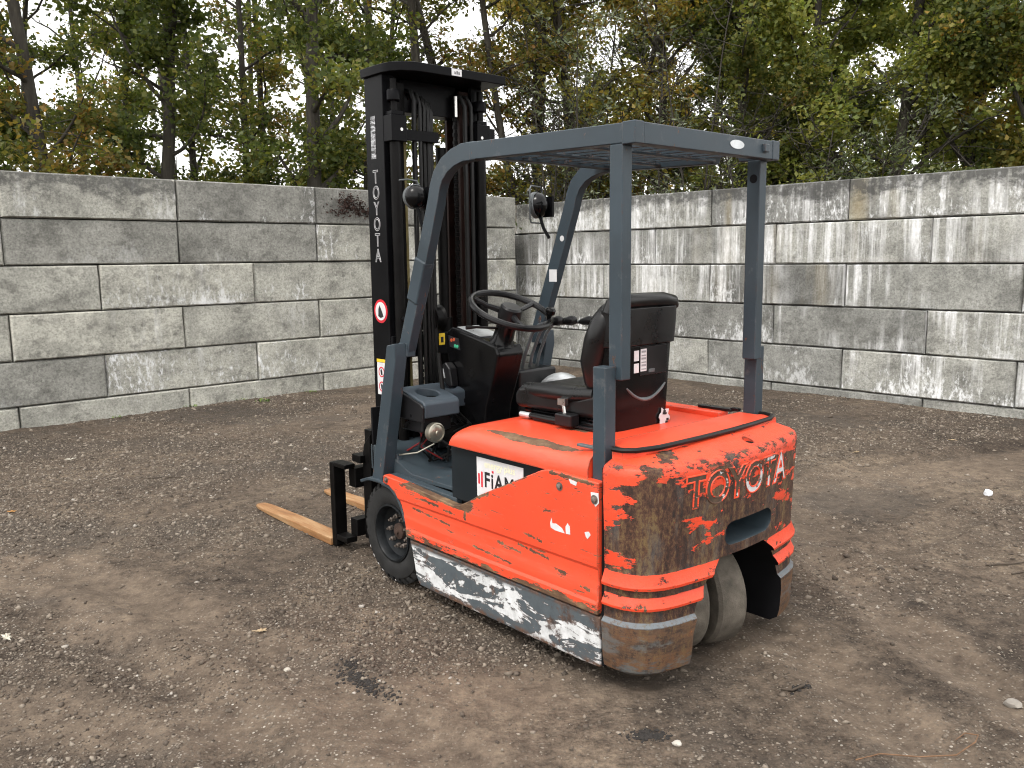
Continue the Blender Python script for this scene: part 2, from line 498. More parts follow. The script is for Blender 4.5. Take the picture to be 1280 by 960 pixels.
# ------------------------------------------------------------------ concrete block walls
def concrete(name, white, streak, dark_top, bot=0.5, tint=(1, 1, 1), yellow=0.0):
    g = G(name)
    oi = g.node('ShaderNodeObjectInfo')
    rnd = oi.outputs['Random']
    off = g.node('ShaderNodeCombineXYZ', {0: g.m('MULTIPLY', rnd, 37.0), 1: g.m('MULTIPLY', rnd, 11.0), 2: g.m('MULTIPLY', rnd, 23.0)})
    va = g.node('ShaderNodeVectorMath', {0: g.co(), 1: off.outputs[0]}, operation='ADD').outputs[0]
    x, y, z = g.xyz()
    n1 = g.noise(2.2, 6, 0.6, va)
    n2 = g.noise(14, 6, 0.7, va)
    n3 = g.noise(70, 3, 0.6, va)
    t = lambda c: tuple(a * b for a, b in zip(c, tint))
    c = g.ramp(g.m('ADD', g.m('MULTIPLY', n1, 0.65), g.m('MULTIPLY', n2, 0.35)), [(0.34, t((0.190, 0.187, 0.174))), (0.5, t((0.335, 0.330, 0.304))), (0.66, t((0.450, 0.442, 0.408)))])
    c = g.mix(1.0, c, g.ramp(rnd, [(0, (0.62, 0.62, 0.63)), (0.5, (0.95, 0.95, 0.94)), (1, (1.22, 1.21, 1.18))]), 'MULTIPLY')
    c = g.mix(1.0, c, g.ramp(g.m('ADD', g.m('MULTIPLY', g.noise(48, 4, 0.72, va), 0.7), g.m('MULTIPLY', n3, 0.3)), [(0.34, (0.55, 0.55, 0.55)), (0.5, (0.98, 0.98, 0.98)), (0.66, (1.32, 1.32, 1.32))]), 'MULTIPLY')
    # grey-black algae film, in drifts
    al = g.noise(3.2, 7, 0.72, g.mapp((1, 1, 1.6), (4, 8, 2), va))
    alm = g.m('MULTIPLY', g.rng(al, 0.49, 0.60), g.rng(n2, 0.38, 0.56))
    c = g.mix(g.m('MULTIPLY', alm, 0.62), c, (0.075, 0.073, 0.066))
    # dark cap of the weathered top edge
    if dark_top:
        pass
    # lime run-off: vertical streaks, and crusts in scattered blotches
    st = g.noise(1.0, 5, 0.68, g.mapp((9.5, 9.5, 0.45), (1, 5, 0), va))
    zone = g.noise(1.25, 2, 0.5, g.mapp((1, 1, 1), (9, 2, 6), va))
    fine = g.noise(1.0, 6, 0.76, g.mapp((24, 24, 11), (3, 1, 9), va))
    s1 = g.m('MULTIPLY', g.rng(st, 0.57 - 0.15 * streak, 0.70 - 0.13 * streak), g.rng(zone, 0.54 - 0.26 * streak, 0.66 - 0.16 * streak))
    s1 = g.m('MULTIPLY', s1, g.rng(fine, 0.34, 0.60, 0.40, 1.0))
    c = g.mix(g.m('MULTIPLY', s1, 0.95 if streak > 0.5 else 0.5), c, (0.76, 0.765, 0.77) if streak > 0.5 else (0.62, 0.62, 0.61))
    # dirty runs between the white ones
    dk = g.m('MULTIPLY', g.rng(g.noise(1.0, 5, 0.65, g.mapp((6, 6, 0.35), (8, 0, 4), va)), 0.54, 0.68), 0.22 + 0.12 * streak)
    c = g.mix(g.m('MULTIPLY', dk, g.rng(n2, 0.35, 0.6, 0.3, 1.0)), c, (0.11, 0.108, 0.10))
    low = g.rng(z, 0.10, -0.19, -0.05, 0.03 + 0.045 * bot)
    lv = g.m('ADD', fine, g.m('ADD', low, g.m('MULTIPLY', g.m('SUBTRACT', zone, 0.5), 0.8)))
    lim = g.rng(lv, 0.620 - 0.035 * white, 0.745 - 0.035 * white)
    gate = g.rng(g.m('FRACT', g.m('MULTIPLY', rnd, 7.31)), 0.15 if white > 0.6 else 0.25, 0.65, 0.15, 1.0)
    c = g.mix(g.m('MULTIPLY', g.m('MULTIPLY', lim, 0.9), gate), c, (0.72, 0.73, 0.74))
    if yellow:
        yl = g.m('MULTIPLY', g.rng(g.noise(1.0, 3, 0.5, g.mapp((3.2, 3.2, 0.3), (5, 0, 3), va)), 0.55, 0.80), yellow)
        c = g.mix(yl, c, (0.46, 0.36, 0.17))
    if dark_top:
        dt = g.m('MULTIPLY', g.rng(g.m('ADD', z, g.m('MULTIPLY', g.m('SUBTRACT', al, 0.5), 0.55)), 0.015, 0.10), g.rng(g.m('ADD', n2, g.m('MULTIPLY', fine, 0.4)), 0.48, 0.70))
        c = g.mix(g.m('MULTIPLY', dt, dark_top), c, (0.062, 0.062, 0.060))
    # pock marks
    pk = g.rng(g.vor(26, va), 0.10, 0.05)
    pk = g.m('MULTIPLY', pk, g.m('GREATER_THAN', g.noise(5, 2, 0.5, va), 0.55))
    c = g.mix(g.m('MULTIPLY', pk, 0.7), c, (0.05, 0.048, 0.045))
    g.bump(g.m('ADD', g.m('ADD', g.m('MULTIPLY', n2, 0.6), g.m('MULTIPLY', n3, 0.25)), g.m('SUBTRACT', g.m('MULTIPLY', lim, 0.15), g.m('MULTIPLY', pk, 0.6))), 0.5, 0.008)
    return g.fin(c, 0.92, 0.0, Specular_IOR_Level=0.25)
W_TINT = (1.0, 1.005, 0.985)
MC_L = [concrete('concrete_plain', 0.25, 0.10, 0.0, 0.6, W_TINT), concrete('concrete_limed', 0.9, 0.25, 0.0, 0.7, W_TINT), concrete('concrete_mossy', 0.3, 0.1, 0.75, 0.5, W_TINT)]
C_TINT = (0.80, 0.815, 0.825)
MC_R = [concrete('concrete_top_weathered', 1.0, 0.62, 0.85, 0.6, C_TINT, 0.45), concrete('concrete_streaked', 0.9, 0.80, 0.0, 0.6, C_TINT, 0.2), concrete('concrete_crusted', 1.7, 0.55, 0.0, 1.2, C_TINT), concrete('concrete_grey', 1.3, 0.15, 0.0, 1.4, C_TINT)]

def block_mesh(L, T, h, seed):
    """concrete block with chamfered arrises and slightly broken edges, front face at y=0, depth to +y"""
    r = random.Random(seed)
    nx_ = max(3, int(L / 0.2)); nz_ = 4
    xs = [-L / 2 + 0.014] + [-L / 2 + L * k / nx_ for k in range(1, nx_)] + [L / 2 - 0.014]
    zs = [-h / 2 + 0.012] + [-h / 2 + h * k / nz_ for k in range(1, nz_)] + [h / 2 - 0.012]
    mb = MB()
    j = lambda a: (r.random() - 0.5) * a
    front = [[(x + j(0.004), j(0.004), z + j(0.004)) for x in xs] for z in zs]
    v = [p for row in front for p in row]
    nX, nZ = len(xs), len(zs)
    f = [(k * nX + i, k * nX + i + 1, (k + 1) * nX + i + 1, (k + 1) * nX + i) for k in range(nZ - 1) for i in range(nX - 1)]
    # rim ring set back by the chamfer, then the back ring
    loop = [(0, i) for i in range(nX)] + [(k, nX - 1) for k in range(1, nZ)] + [(nZ - 1, i) for i in range(nX - 2, -1, -1)] + [(k, 0) for k in range(nZ - 2, 0, -1)]
    rim, back = [], []
    for (k, i) in loop:
        x, y, z = front[k][i]
        ox = -L / 2 if i == 0 else (L / 2 if i == nX - 1 else x)
        oz = -h / 2 if k == 0 else (h / 2 if k == nZ - 1 else z)
        chip = 0.016 + (0.02 if r.random() < 0.08 else 0) + j(0.006)
        rim.append((ox, chip, oz))
        back.append((ox, T, oz + (-0.0095 if k == 0 else (0.0095 if k == nZ - 1 else 0))))
    b0 = len(v); v += rim + back
    n = len(loop)
    for q in range(n):
        q2 = (q + 1) % n
        a, b = loop[q][0] * nX + loop[q][1], loop[q2][0] * nX + loop[q2][1]
        f.append((a, b0 + q, b0 + q2, b))
        f.append((b0 + q, b0 + n + q, b0 + n + q2, b0 + q2))
    f.append(tuple(b0 + n + q for q in range(n)))
    mb.add(v, f)
    return mb
def wall(name, org, ang, levels, joints, s0, s1, mats, T, label, cat='wall'):
    """blocks are real pieces; local x runs along the wall, local -y faces the yard"""
    root = empty(name, org, ang)
    tag(root, label, cat)
    for ci in range(len(levels) - 1):
        zt, zb = levels[ci], levels[ci + 1]
        cuts = [s0] + sorted(j for j in joints[ci] if s0 + 0.25 < j < s1 - 0.25) + [s1]
        for k in range(len(cuts) - 1):
            a, b = cuts[k] + 0.005, cuts[k + 1] - 0.005
            mb = block_mesh(b - a, T, zt - zb - 0.011, ci * 100 + k + int(org[0] * 10))
            o = mb.build('concrete_block', mats(ci, k, (a + b) / 2), root, angle=30)
            o.location = ((a + b) / 2, random.uniform(-0.011, 0.011), (zt + zb) / 2)
            o.rotation_euler = (random.uniform(-0.004, 0.004), 0, random.uniform(-0.004, 0.004))
    return root
hL, hR = R(46.8), R(-42.9)
jl = lambda o: [o + 1.585 * k for k in range(-4, 6)]
LW_O = (-4.638, 7.579, 0)
def mat_l(ci, k, s):
    if ci == 0:
        return MC_L[2] if s < 1.7 else MC_L[0]
    return MC_L[[0, 0, 1, 0, 0, 0][(k * 2 + ci * 3) % 6]]
wall('block_wall', LW_O, math.pi / 2 - hL, [2.323, 1.906, 1.482, 1.046, 0.616, 0.198, -0.225],
     [jl(0.172), jl(0.170), jl(0.962), jl(0.165), jl(0.956), jl(0.174)], -5.2, 6.47, mat_l, 0.8,
     'pale grey concrete block wall on the left, behind the forks and mast')
jr = lambda o: [o + 1.647 * k for k in range(-4, 5)]
RW_O = (2.839, 9.526, 0)
def mat_r(ci, k, s):
    # local x here runs towards the camera side, s = -distance along
    return [MC_R[0], MC_R[1], MC_R[1] if s < 1.0 else MC_R[2], MC_R[2] if s > 0 else MC_R[3], MC_R[2] if s > 0.8 else MC_R[3], MC_R[3]][ci]
neg = lambda L_: [-q for q in L_]
wall('block_wall', RW_O, -math.pi / 2 - hR, [2.255, 1.832, 1.395, 0.952, 0.515, 0.086, -0.34],
     [neg(jr(0.748)), neg(jr(-0.089)), neg(jr(0.748)), neg(jr(-0.089)), neg(jr(0.748)), neg(jr(-0.089))], -6.6, 5.6, mat_r, 0.8,
     'white-streaked grey concrete block wall on the right, behind the seat')
# ------------------------------------------------------------------ trees behind the walls
def leaf_material(name, stops, trans=0.46, rough=0.55):
    g = G(name)
    rnd = g.node('ShaderNodeNewGeometry').outputs['Random Per Island']
    oi = g.node('ShaderNodeObjectInfo').outputs['Random']
    cl_ = g.noise(0.9, 3, 0.5)
    f = g.m('ADD', g.m('MULTIPLY', rnd, 0.55), g.m('ADD', g.m('MULTIPLY', g.rng(cl_, 0.3, 0.7), 0.38), g.m('MULTIPLY', oi, 0.12)))
    c = g.ramp(f, stops)
    g.fin(c, rough, 0.0, Specular_IOR_Level=0.35)
    tr = g.node('ShaderNodeBsdfTranslucent', {'Color': g.mix(1.0, c, (1.7, 1.65, 0.9), 'MULTIPLY')})
    ms = g.node('ShaderNodeMixShader', {0: trans, 1: g.bsdf.outputs[0], 2: tr.outputs[0]})
    g.nt.links.new(ms.outputs[0], g.out.inputs['Surface'])
    return g.mat
OAK = leaf_material('leaf_oak', [(0.05, (0.030, 0.048, 0.015)), (0.4, (0.072, 0.098, 0.026)), (0.68, (0.125, 0.142, 0.036)), (0.87, (0.20, 0.17, 0.042)), (0.98, (0.23, 0.12, 0.030))])
OAKB = leaf_material('leaf_oak_autumn', [(0.05, (0.075, 0.092, 0.026)), (0.3, (0.165, 0.180, 0.042)), (0.62, (0.265, 0.235, 0.058)), (0.85, (0.33, 0.22, 0.055)), (0.98, (0.30, 0.125, 0.032))])
OAKM = leaf_material('leaf_oak_turning', [(0.05, (0.035, 0.050, 0.016)), (0.4, (0.085, 0.100, 0.026)), (0.65, (0.155, 0.130, 0.033)), (0.85, (0.21, 0.125, 0.032)), (0.98, (0.21, 0.085, 0.022))])
GRN = leaf_material('leaf_green', [(0.05, (0.070, 0.098, 0.028)), (0.35, (0.150, 0.190, 0.048)), (0.65, (0.245, 0.260, 0.066)), (0.92, (0.33, 0.29, 0.075))])
SIL = leaf_material('leaf_willow', [(0.05, (0.045, 0.060, 0.030)), (0.4, (0.10, 0.125, 0.062)), (0.7, (0.16, 0.185, 0.11)), (0.95, (0.28, 0.31, 0.23))], 0.25, 0.42)
g = G('bark')
bn = g.noise(1.0, 6, 0.65, g.mapp((14, 14, 2.2)))
M_BARK = g.fin(g.ramp(bn, [(0.3, (0.018, 0.015, 0.011)), (0.55, (0.045, 0.039, 0.030)), (0.75, (0.085, 0.080, 0.060))]), 0.9)
g.bump(bn, 0.8, 0.02)

def branch_path(r, p, d, L, n, wob, rise):
    P = [np.array(p, float)]
    d = np.array(d, float)
    for i in range(n):
        d = d + (np.array([r.rand(), r.rand(), r.rand()]) - 0.5) * wob + np.array([0, 0, rise])
        d /= np.linalg.norm(d)
        P.append(P[-1] + d * L / n)
    return P
def tubes_np(paths):
    """paths: list of (points, r0, r1, sides)"""
    V, F = [], []
    o = 0
    for P, r0, r1, n in paths:
        P = np.array(P)
        t = np.gradient(P, axis=0); t /= np.linalg.norm(t, axis=1, keepdims=True) + 1e-9
        ref = np.array([0.31, 0.93, 0.2]) if abs(t[0, 2]) > 0.5 else np.array([0.1, 0.2, 0.97])
        u = np.cross(t, ref); u /= np.linalg.norm(u, axis=1, keepdims=True)
        w_ = np.cross(t, u)
        rad = np.linspace(r0, r1, len(P))[:, None, None]
        a = np.arange(n) * 2 * np.pi / n
        ring = P[:, None] + rad * (np.cos(a)[None, :, None] * u[:, None] + np.sin(a)[None, :, None] * w_[:, None])
        V.append(ring.reshape(-1, 3))
        m = len(P)
        i, j = np.meshgrid(np.arange(m - 1), np.arange(n), indexing='ij')
        F.append((o + np.stack([i * n + j, i * n + (j + 1) % n, (i + 1) * n + (j + 1) % n, (i + 1) * n + j], -1)).reshape(-1, 4))
        o += m * n
    return np.concatenate(V), np.concatenate(F)
def leaves_np(r, C, size, elong=1.6, droop=0.0, clump=None):
    n = len(C)
    d = r.randn(n, 3); d[:, 2] = d[:, 2] * 0.7 - droop
    d /= np.linalg.norm(d, axis=1, keepdims=True)
    s = np.cross(d, r.randn(n, 3)); s /= np.linalg.norm(s, axis=1, keepdims=True)
    nn = np.cross(d, s)
    L = (size * (0.65 + 0.7 * r.rand(n)))[:, None]
    Wd = L / elong
    a = C - d * L * 0.5
    b = C + d * L * 0.5
    l = C + s * Wd * 0.5 - d * L * 0.05 + nn * Wd * 0.22
    q = C - s * Wd * 0.5 - d * L * 0.05 + nn * Wd * 0.22
    V = np.stack([a, l, b, q], 1).reshape(-1, 3)
    return V, np.arange(4 * n).reshape(n, 4)
def make_tree(name, seed, loc, h, tr, base, spread, nl, leaves, mat, label, group=None, cat='tree', lsize=0.085, elong=1.5, lean=(0, 0), stems=1, rise=0.06, sig=0.16, forks=1, droop=0.0, zmax=6.6):
    r = np.random.RandomState(seed)
    paths, pts, wts = [], [], []
    for st in range(stems):
        a0 = r.rand() * 6.28
        d0 = np.array([lean[0] + (0.22 * math.cos(a0) if stems > 1 else 0), lean[1] + (0.22 * math.sin(a0) if stems > 1 else 0), 1.0])
        hh = h * (1 if st == 0 else 0.75 + 0.3 * r.rand())
        trunk = branch_path(r, (0.12 * st * math.cos(a0), 0.12 * st * math.sin(a0), -0.15), d0, hh, 14, 0.10, 0.02)
        trr = tr * (1 if st == 0 else 0.75)
        paths.append((trunk, trr, trr * 0.35, 10))
        T = np.array(trunk)
        for k in range(nl):
            f = base + (1 - base) * (k + r.rand()) / nl
            idx = f * (len(T) - 1); i0 = min(int(idx), len(T) - 2)
            p = T[i0] + (T[i0 + 1] - T[i0]) * (idx - i0)
            if p[2] > zmax + 0.8:
                continue
            a = r.rand() * 6.283
            up = 0.25 + 0.65 * r.rand()
            L = spread * (0.55 + 0.75 * r.rand()) * (1 - 0.35 * max(0, f - 0.5))
            lp = branch_path(r, p, (math.cos(a), math.sin(a), up), L, 6, 0.55, rise)
            paths.append((lp, trr * (0.34 + 0.2 * r.rand()) * (1 - 0.5 * f), 0.006, 5))
            LP = np.array(lp)
            ntw = int(5 + L * 3.2)
            for q in range(ntw):
                ff = 0.32 + 0.68 * (q + r.rand()) / ntw
                idx = ff * (len(LP) - 1); i1 = min(int(idx), len(LP) - 2)
                pp = LP[i1] + (LP[i1 + 1] - LP[i1]) * (idx - i1)
                a2 = r.rand() * 6.283
                tp = branch_path(r, pp, (math.cos(a2), math.sin(a2), -0.1 + 0.7 * r.rand()), 0.35 + 0.55 * r.rand(), 3, 0.6, rise)
                paths.append((tp, 0.007, 0.0025, 3))
                pts.append(np.array(tp)); wts.append(0.5 + r.rand())
    V, F = tubes_np(paths)
    root = empty(name, loc)
    root.rotation_euler = (0, 0, 0)
    tag(root, label, cat, group)
    t = bpy.data.objects.new('trunk', np_mesh('trunk', V, F, M_BARK, True)); COL.objects.link(t); t.parent = root
    # leaves hang in clumps along the twigs
    wts = np.array(wts); wts /= wts.sum()
    n0 = int(leaves * 1.75)
    ti = r.choice(len(pts), n0, p=wts)
    PT = np.array(pts)
    f = r.rand(n0) * 2.999
    i0 = f.astype(int)
    C = PT[ti, i0] * (1 - (f - i0))[:, None] + PT[ti, i0 + 1] * (f - i0)[:, None]
    C = C + r.randn(n0, 3) * sig * np.array([1, 1, 0.8]) * (0.35 + 0.65 * r.rand(n0, 1))
    # foliage masses and holes
    dn = vnoise(C[:, 0] * 1.5 + C[:, 1] * 0.9 + seed, C[:, 2] * 1.7 - C[:, 1] * 0.8 + seed * 3) * 0.65 + vnoise(C[:, 0] * 3.6 + seed, C[:, 2] * 3.6 + C[:, 1] * 2.0) * 0.35
    C = C[dn > 0.455]
    LV, LF = leaves_np(r, C, lsize, elong, droop)
    c = bpy.data.objects.new('crown', np_mesh('crown', LV, LF, mat)); COL.objects.link(c); c.parent = root
    return root

def at(u, d):           # a bearing in degrees-like pixel units and a distance from the yard's viewpoint
    return ((u - 640) / 1066.0 * d, d, 0)
G1 = 'young oaks behind the left wall'
G2 = 'leafy trees in the row behind'
G3 = 'autumn trees behind the right wall'
# left stand: slim upright oaks with gaps of sky
T_ = [
 # u,   d,   h,  tr,  base, spread, nl, leaves, mat, label
 (92, 11.6, 9.5, 0.105, 0.16, 1.5, 26, 6800, OAKM, 'straight dark-trunked oak with browning leaves behind the far left of the wall'),
 (212, 12.3, 9.5, 0.105, 0.10, 1.5, 30, 9500, OAK, 'dense green oak behind the left wall, its trunk hidden in leaves higher up'),
 (311, 13.4, 9.0, 0.065, 0.18, 1.2, 22, 4200, OAK, 'thin straight young oak trunk between two thicker oaks left of the mast'),
 (402, 12.2, 9.5, 0.12, 0.10, 1.45, 28, 8000, OAK, 'thick oak with dense green leaves just left of the forklift mast'),
 (44, 13.5, 9.0, 0.06, 0.15, 1.3, 24, 5200, OAK, 'thin leaning young oak between the left edge and the first thick trunk'),
 (-30, 12.0, 9.0, 0.09, 0.12, 1.5, 26, 7600, OAK, 'oak cut by the left edge of the view'),
 (150, 15.8, 9.5, 0.07, 0.14, 1.5, 24, 5200, OAK, 'slender oak set back between the two leftmost thick trunks'),
 (262, 15.8, 9.5, 0.08, 0.12, 1.4, 24, 5000, OAK, 'oak set back, right of the dense green oak'),
 (352, 16.3, 9.5, 0.08, 0.14, 1.4, 22, 4800, OAKM, 'set-back oak with yellowing leaves left of the mast'),
 (455, 15.0, 9.5, 0.08, 0.12, 1.3, 24, 5600, OAK, 'oak directly behind the left side of the mast top'),
 (528, 13.8, 9.5, 0.10, 0.14, 1.0, 20, 3800, OAKM, 'oak trunk rising just behind the top crossbar of the mast'),
 (500, 17.0, 9.5, 0.07, 0.14, 1.3, 22, 4500, OAK, 'slim far oak behind the mast'),
]
for i, (u, d, h, tr, ba, sp, nl, lv, mt, lb) in enumerate(T_):
    make_tree('oak_tree', 100 + i, at(u, d), h, tr, ba, sp, nl, int(lv * 1.4), mt, lb, G1, lsize=0.082, lean=(random.uniform(-.03, .03), 0))
# right stand: fuller, yellow-brown and green
T2 = [
 (645, 14.5, 9.5, 0.11, 0.16, 1.0, 16, 2800, OAKM, 'tall bare-stemmed tree rising right of the mast, before open sky', (-0.06, 0), 2),
 (676, 14.0, 9.5, 0.10, 0.14, 1.3, 24, 6500, OAKM, 'double-stemmed tree with brown leaves just right of the mast', (0.07, 0), 2),
 (745, 14.6, 9.0, 0.08, 0.10, 1.6, 28, 11500, OAKB, 'yellow-brown tree above the left front of the overhead guard', (0, 0), 2),
 (830, 14.2, 9.0, 0.09, 0.08, 1.7, 30, 13500, OAKB, 'rusty-leaved tree directly above the middle of the overhead guard', (0, 0), 1),
 (915, 13.2, 9.0, 0.09, 0.08, 1.6, 30, 13500, OAK, 'olive-green tree above the right rear post of the guard', (0, 0), 1),
 (990, 13.0, 9.0, 0.075, 0.10, 1.5, 26, 8000, GRN, 'tree with a dark straight stem beside a bright gap, right of the guard', (0.02, 0), 1),
 (1085, 12.6, 9.0, 0.10, 0.08, 1.8, 32, 15500, GRN, 'broad dense olive tree over the right wall', (0.05, 0), 1),
 (1175, 12.0, 9.0, 0.09, 0.08, 1.8, 32, 14500, GRN, 'broad green tree second from the right edge', (0.10, 0), 1),
 (1265, 11.4, 9.0, 0.09, 0.10, 1.7, 28, 11500, OAK, 'yellow-green tree at the right edge of the view', (0.05, 0), 1),
 (1345, 11.2, 9.0, 0.09, 0.10, 1.7, 26, 9000, OAKB, 'autumn tree beyond the right edge, its branches reaching in', (0, 0), 1),
]
for i, (u, d, h, tr, ba, sp, nl, lv, mt, lb, ln, stm) in enumerate(T2):
    make_tree('broadleaf_tree', 300 + i, at(u, d), h, tr, ba, sp, nl, int(lv * 2.15), mt, lb, G3, lsize=0.072, lean=ln, stems=stm)
# a second rank behind fills the gaps unevenly
B_ = [(10, 19, 5200), (120, 20, 3800), (235, 19.5, 4600), (330, 20.5, 3600), (430, 19.5, 4200), (505, 21, 2000),
      (715, 18.5, 7000), (790, 18, 8500), (880, 17.5, 9000), (960, 18, 6500), (1050, 17, 8500), (1140, 16.5, 9000), (1225, 16, 8000), (1310, 16, 6500)]
BL = ['far back oak behind the leftmost trunks', 'far back oak seen in the gap right of the first thick trunk', 'far back oak behind the dense green oak',
      'far back oak behind the thin straight trunk', 'far back oak left of the mast top', 'sparse far back oak behind the mast top',
      'far back tree right of the bright gap by the mast', 'far back tree behind the front of the guard roof', 'far back tree behind the middle of the guard roof',
      'far back tree left of the bright gap', 'far back tree behind the willow bush', 'far back tree behind the broad olive tree', 'far back tree behind the broad green tree', 'far back tree at the right edge']
for i, (u, d, lv) in enumerate(B_):
    make_tree('broadleaf_tree', 500 + i, at(u, d), 10, 0.09, 0.10, 1.7, 24, int(lv * 1.25) if u > 600 else int(lv * 0.55), [OAKB, OAK, GRN][i % 3] if u > 600 else [OAK, OAKM][i % 2], BL[i], G2, lsize=0.125, zmax=8.0)
# silvery willow shrubs and the bush peeping over the right wall
for i, (u, d, h, lv, sp, lb) in enumerate([
    (735, 13.2, 5.6, 3000, 0.95, 'silver-leaved willow shrub above the left front corner of the guard'),
    (885, 12.8, 5.2, 1700, 0.9, 'pale silvery willow shoots above the guard roof, right of the rusty tree'),
    (655, 13.4, 4.4, 1500, 0.8, 'small silvery willow shrub right beside the mast'),
    (1045, 12.0, 3.6, 4200, 1.0, 'grey-green willow bush leaning over the right wall'),
    (965, 12.1, 3.4, 3200, 0.9, 'low green bush over the wall right behind the rear post')]):
    make_tree('willow_shrub', 700 + i, at(u, d), h, 0.03, 0.25, sp, 10, lv, SIL if i != 4 else GRN, lb, 'willow shrubs behind the walls', 'shrub', lsize=0.085, elong=3.4, stems=4, rise=0.16, sig=0.10, droop=-0.2, zmax=7)
# ------------------------------------------------------------------ forklift (local frame: +x forward, +y driver's left, z up)
ORANGE = (0.79, 0.071, 0.026)
def orange_paint(name, hood=False, panel=False):
    g = G(name)
    x, y, z = g.xyz()
    n1 = g.noise(3.0, 5, 0.6)
    n2 = g.noise(24, 6, 0.7)
    c = g.ramp(n1, [(0.3, tuple(k * 0.86 for k in ORANGE)), (0.7, ORANGE)])
    # faint dirt film
    dirt = g.rng(g.noise(5, 6, 0.7, g.mapp((1, 1, 2))), 0.52, 0.75)
    c = g.mix(g.m('MULTIPLY', dirt, 0.22), c, (0.20, 0.06, 0.035))
    fade = g.rng(g.noise(1.0, 6, 0.72, g.mapp((2.5, 2.5, 16), (1, 1, 8))), 0.55, 0.75)
    c = g.mix(g.m('MULTIPLY', fade, 0.28), c, (0.62, 0.20, 0.13))
    # long thin scrape marks along the truck
    sc_ = g.noise(1.0, 6, 0.72, g.mapp((5, 5, 62), (2, 0, 7)))
    m1 = g.m('MULTIPLY', g.rng(sc_, 0.615, 0.64), g.rng(g.noise(2.4, 3, 0.5), 0.42, 0.52))
    # edge chipping
    e = g.edge(0.016, 0.015, 0.22)
    m2 = g.rng(g.m('ADD', g.m('MULTIPLY', e, 0.44), g.noise(14, 7, 0.76, g.mapp((1, 1, 2.2)))), 0.665, 0.695)
    mask = g.m('MAXIMUM', m1, m2)
    if panel:
        # rubbed strips: lower rim, and the dip of the upper edge near the step
        low = g.rng(z, 0.315, 0.265)
        tn = g.noise(1.0, 7, 0.72, g.mapp((7, 7, 26), (9, 1, 3)))
        m3 = g.rng(g.m('ADD', tn, g.m('MULTIPLY', low, 0.27)), 0.655, 0.675)
        top1 = g.m('MULTIPLY', g.rng(z, 0.462, 0.492), g.m('MULTIPLY', g.rng(x, -0.62, -0.52), g.rng(x, 0.02, -0.08)))
        m4 = g.rng(g.m('ADD', tn, g.m('MULTIPLY', top1, 0.22)), 0.645, 0.665)
        dk = g.m('MULTIPLY', g.rng(z, 0.46, 0.43), g.rng(z, 0.33, 0.36))
        m5 = g.rng(g.m('ADD', sc_, g.m('MULTIPLY', dk, 0.07)), 0.685, 0.70)
        mask = g.m('MAXIMUM', mask, g.m('MAXIMUM', m3, g.m('MAXIMUM', m4, m5)))
        # individual gouges, placed where the truck was scraped
        jit = g.m('MULTIPLY', g.m('SUBTRACT', g.noise(1.0, 5, 0.75, g.mapp((40, 40, 40), (6, 6, 6))), 0.5), 0.034)
        for (xa, za, xb, zb, w_) in ((-0.13, 0.412, -0.40, 0.392, 0.0040), (-0.20, 0.468, -0.33, 0.462, 0.0050), (-0.36, 0.455, -0.44, 0.449, 0.0035), (-0.502, 0.505, -0.512, 0.440, 0.0075), (-0.70, 0.398, -0.84, 0.386, 0.0045), (-0.82, 0.418, -0.99, 0.402, 0.0045), (-0.86, 0.472, -0.96, 0.462, 0.0035),
                                     (-1.02, 0.375, -1.08, 0.368, 0.0055), (-1.15, 0.345, -1.20, 0.342, 0.0040), (-0.55, 0.345, -0.80, 0.330, 0.0040), (-0.47, 0.505, -0.66, 0.585, 0.0060), (-0.68, 0.605, -0.90, 0.700, 0.0030), (-1.00, 0.733, -1.22, 0.728, 0.0060)):
            t_ = g.rng(x, xa, xb)
            zz = g.m('ADD', za, g.m('MULTIPLY', t_, zb - za)) if abs(xb - xa) > 0.05 else None
            if zz is None:
                dd = g.m('ABSOLUTE', g.m('SUBTRACT', x, (xa + xb) / 2))
                ins = g.m('MULTIPLY', g.m('GREATER_THAN', z, min(za, zb)), g.m('LESS_THAN', z, max(za, zb)))
            else:
                dd = g.m('ABSOLUTE', g.m('SUBTRACT', z, zz))
                ins = g.m('MULTIPLY', g.m('GREATER_THAN', x, min(xa, xb)), g.m('LESS_THAN', x, max(xa, xb)))
            mk_ = g.m('MULTIPLY', ins, g.m('LESS_THAN', g.m('ADD', dd, jit), w_))
            mask = g.m('MAXIMUM', mask, mk_)
    if hood:
        # the driver's boot-worn patch on the left upper edge
        dx = g.m('DIVIDE', g.m('ADD', x, 0.84), 0.27)
        dy = g.m('DIVIDE', g.m('ADD', y, -0.452), 0.024)
        q = g.m('ADD', g.m('MULTIPLY', dx, dx), g.m('MULTIPLY', dy, dy))
        qn = g.m('ADD', q, g.m('MULTIPLY', g.m('SUBTRACT', g.noise(1, 6, 0.7, g.mapp((9, 30, 30))), 0.5), 2.6))
        m6 = g.rng(qn, 1.0, 0.9)
        mask = g.m('MAXIMUM', mask, m6)
    rust = g.ramp(g.noise(1.0, 6, 0.7, g.mapp((10, 10, 30))), [(0.3, (0.035, 0.018, 0.011)), (0.5, (0.10, 0.052, 0.026)), (0.68, (0.21, 0.135, 0.070))])
    c = g.mix(mask, c, rust)
    g.bump(g.m('ADD', g.m('MULTIPLY', mask, -0.5), g.m('MULTIPLY', n2, 0.12)), 0.5, 0.003)
    return g.fin(c, g.m('ADD', g.m('MULTIPLY', mask, 0.35), g.rng(n1, 0.3, 0.7, 0.34, 0.46)), 0.0, Coat_Weight=0.12, Coat_Roughness=0.25)
M_PANEL = orange_paint('orange_paint_scraped', panel=True)
M_HOOD = orange_paint('orange_paint_hood', hood=True)

